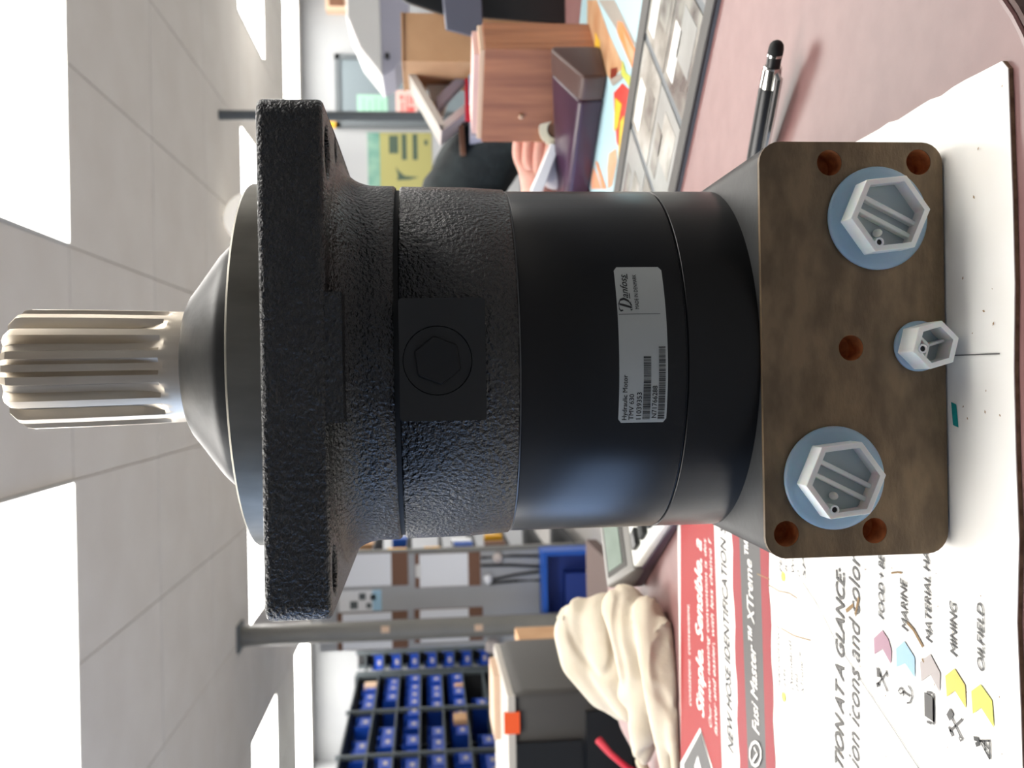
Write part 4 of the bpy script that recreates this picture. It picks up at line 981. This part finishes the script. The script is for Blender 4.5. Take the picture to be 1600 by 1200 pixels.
# ------------------------------------------------------------------ person behind the counter
def skinned(name, nodes, edges, m, root=0, sub=2):
    me = bpy.data.meshes.new(name); me.from_pydata([n_[0] for n_ in nodes], edges, []); o = bpy.data.objects.new(name, me); COL.objects.link(o)
    md = o.modifiers.new('skin', 'SKIN'); md.branch_smoothing = .4; md.use_smooth_shade = True
    for i, n_ in enumerate(nodes):
        s_ = me.skin_vertices[0].data[i]; r_ = n_[1]; s_.radius = r_ if isinstance(r_, tuple) else (r_, r_); s_.use_root = (i == root)
    ms = o.modifiers.new('sub', 'SUBSURF'); ms.levels = sub; ms.render_levels = sub
    applied(o); o.data.materials.clear(); o.data.materials.append(m)
    for p in o.data.polygons: p.use_smooth = True
    return o
PX, PYY = .16, 1.22
N_, E_ = [], []
def nd(p, r_, par=None):
    N_.append((p, r_)); i = len(N_)-1
    if par is not None: E_.append((par, i))
    return i
pel = nd((PX, PYY+.06, -.52), (.13, .10))
sp1 = nd((PX, PYY+.05, -.36), (.12, .095), pel); sp2 = nd((PX, PYY+.02, -.2), (.14, .10), sp1); ch = nd((PX, PYY-.01, -.07), (.13, .09), sp2)
nk = nd((PX, PYY-.03, .03), .05, ch); hd0 = nd((PX, PYY-.06, .09), (.062, .07), nk); hd1 = nd((PX, PYY-.075, .16), (.075, .09), hd0); hd2 = nd((PX, PYY-.06, .235), (.055, .065), hd1)
def hand(wr, fwd, upn, side, par):
    """palm and five fingers; side = +1 puts the thumb on fwd x up side"""
    wr = Vector(wr); f = Vector(fwd).normalized(); u = Vector(upn); u = (u-f*u.dot(f)).normalized(); s = f.cross(u)*side
    pm = nd(tuple(wr+f*.045), (.026, .014), par)
    for k, (off, ln) in enumerate(((.028, .072), (.010, .08), (-.009, .074), (-.026, .058))):
        b0_ = nd(tuple(wr+f*.085+s*off*.9+u*.004), .0095, pm); c0__ = nd(tuple(wr+f*(.085+ln*.42)+s*off-u*.004), .009, b0_); c1_ = nd(tuple(wr+f*(.085+ln*.72)+s*off*1.05-u*.02), .0083, c0__); nd(tuple(wr+f*(.085+ln*.88)+s*off*1.05-u*.04), .0068, c1_)
    b0_ = nd(tuple(wr+f*.03+s*.036-u*.008), .012, pm); c0__ = nd(tuple(wr+f*.062+s*.05-u*.02), .0105, b0_); nd(tuple(wr+f*.09+s*.05-u*.03), .0085, c0__)
wR = at(838, 345, .85); hf = at(834, 215, .80)-wR
shR = nd((PX-.16, PYY, -.06), .06, ch); elR = nd((PX-.15, PYY-.12, -.17), .046, shR); wrR = nd(tuple(wR), .027, elR)
hand(tuple(wR), tuple(hf), (0, -.8, .6), 1, wrR)
shL = nd((PX+.16, PYY, -.055), .06, ch); elL = nd((PX+.275, PYY-.09, -.155), .044, shL); wrL = nd((.405, .955, -.165), .027, elL)
hand((.405, .955, -.165), (.0, -1, -.05), (0, 0, 1), 1, wrL)
for sx in (-1, 1):
    hp_ = nd((PX+sx*.09, PYY+.06, -.6), .085, pel); kn = nd((PX+sx*.1, PYY+.03, -.92), .058, hp_); an = nd((PX+sx*.1, PYY+.07, -1.22), .04, kn); nd((PX+sx*.105, PYY-.05, -1.255), (.04, .03), an)
body = skinned('person', [(Vector(n_[0]), n_[1]) for n_ in N_], E_, m_skin, 0, 2)
# face and ears added to the same mesh
bm = B(); bm.from_mesh(body.data); hc_ = Vector((PX, PYY-.075, .16))
bmesh.ops.create_uvsphere(bm, u_segments=10, v_segments=8, radius=.012, matrix=Matrix.Translation(hc_+Vector((0, -.088, -.015))) @ Matrix.Diagonal((.9, 1.3, 1.5, 1)))
for sx in (-1, 1): bmesh.ops.create_uvsphere(bm, u_segments=10, v_segments=8, radius=.02, matrix=Matrix.Translation(hc_+Vector((sx*.074, .0, -.01))) @ Matrix.Diagonal((.35, .7, 1.3, 1)))
bmesh.ops.create_uvsphere(bm, u_segments=10, v_segments=6, radius=.018, matrix=Matrix.Translation(hc_+Vector((0, -.078, -.055))) @ Matrix.Diagonal((1.2, .5, .35, 1)))
for sx in (-1, 1): bmesh.ops.create_uvsphere(bm, u_segments=10, v_segments=6, radius=.011, matrix=Matrix.Translation(hc_+Vector((sx*.03, -.078, .0))) @ Matrix.Diagonal((1.2, .6, .6, 1)))
bm.to_mesh(body.data); bm.free()
for p in body.data.polygons: p.use_smooth = True
for sx in (-1, 1):
    bm = B(); bmesh.ops.create_uvsphere(bm, u_segments=10, v_segments=8, radius=.008, matrix=Matrix.Translation(hc_+Vector((sx*.03, -.081, .0))) @ Matrix.Diagonal((1.2, .6, .6, 1)))
    o = meshobj('eye', bm, m_black, smooth=True); o.parent = body
tag(body, 'person in a dark jacket behind the counter, one hand at the tape dispenser', 'person')
def cloth(name, nodes, edges, m, sub=2):
    o = skinned(name, [(Vector(n_[0]), n_[1]) for n_ in nodes], edges, m, 0, sub); o.parent = body
    for v_ in o.data.vertices: v_.co += v_.normal*(noise.noise(Vector((v_.co.x*16, v_.co.y*16, v_.co.z*38)))*.014+noise.noise(v_.co*55)*.004)
    return o
cloth('jacket', [((PX, PYY+.06, -.58), (.155, .125)), ((PX, PYY+.05, -.36), (.15, .12)), ((PX, PYY+.02, -.2), (.165, .122)), ((PX, PYY-.005, -.08), (.15, .11)), ((PX, PYY-.02, .0), (.075, .07)),
    ((PX-.165, PYY, -.06), .078), ((PX-.15, PYY-.1, -.16), .064), (tuple(wR-hf.normalized()*.03), .042), ((PX+.165, PYY, -.06), .082), ((PX+.275, PYY-.09, -.15), .068), ((.408, .975, -.165), .043)],
    [(0, 1), (1, 2), (2, 3), (3, 4), (3, 5), (5, 6), (6, 7), (3, 8), (8, 9), (9, 10)], m_jack)
cloth('trousers', [((PX, PYY+.06, -.55), (.14, .11))]+[q for sx in (-1, 1) for q in (((PX+sx*.09, PYY+.06, -.64), .095), ((PX+sx*.1, PYY+.03, -.92), .075), ((PX+sx*.1, PYY+.07, -1.21), .06))], [(0, 1), (1, 2), (2, 3), (0, 4), (4, 5), (5, 6)], m_trou, 1)
bm = B(); bmesh.ops.create_uvsphere(bm, u_segments=24, v_segments=16, radius=.1, matrix=Matrix.Translation(hc_+Vector((0, .018, .035))) @ Matrix.Diagonal((.86, .98, .8, 1)))
bmesh.ops.delete(bm, geom=[v_ for v_ in bm.verts if v_.co.z < hc_.z+.0 and v_.co.y < hc_.y+.02], context='VERTS')
for v_ in bm.verts: v_.co += v_.co.normalized()*noise.noise(v_.co*50)*.006
o = meshobj('hair', bm, m_hair, smooth=True, ang=180); o.parent = body
for i in range(2):
    bm = B(); sx = (-1, 1)[i]; bmesh.ops.create_cube(bm, size=1, matrix=Matrix.Translation((PX+sx*.105, PYY-.015, FLOOR+.035)) @ Matrix.Diagonal((.1, .27, .07, 1)))
    o = meshobj('shoe', bm, m_black, smooth=True, bev=.03, seg=3); o.parent = body
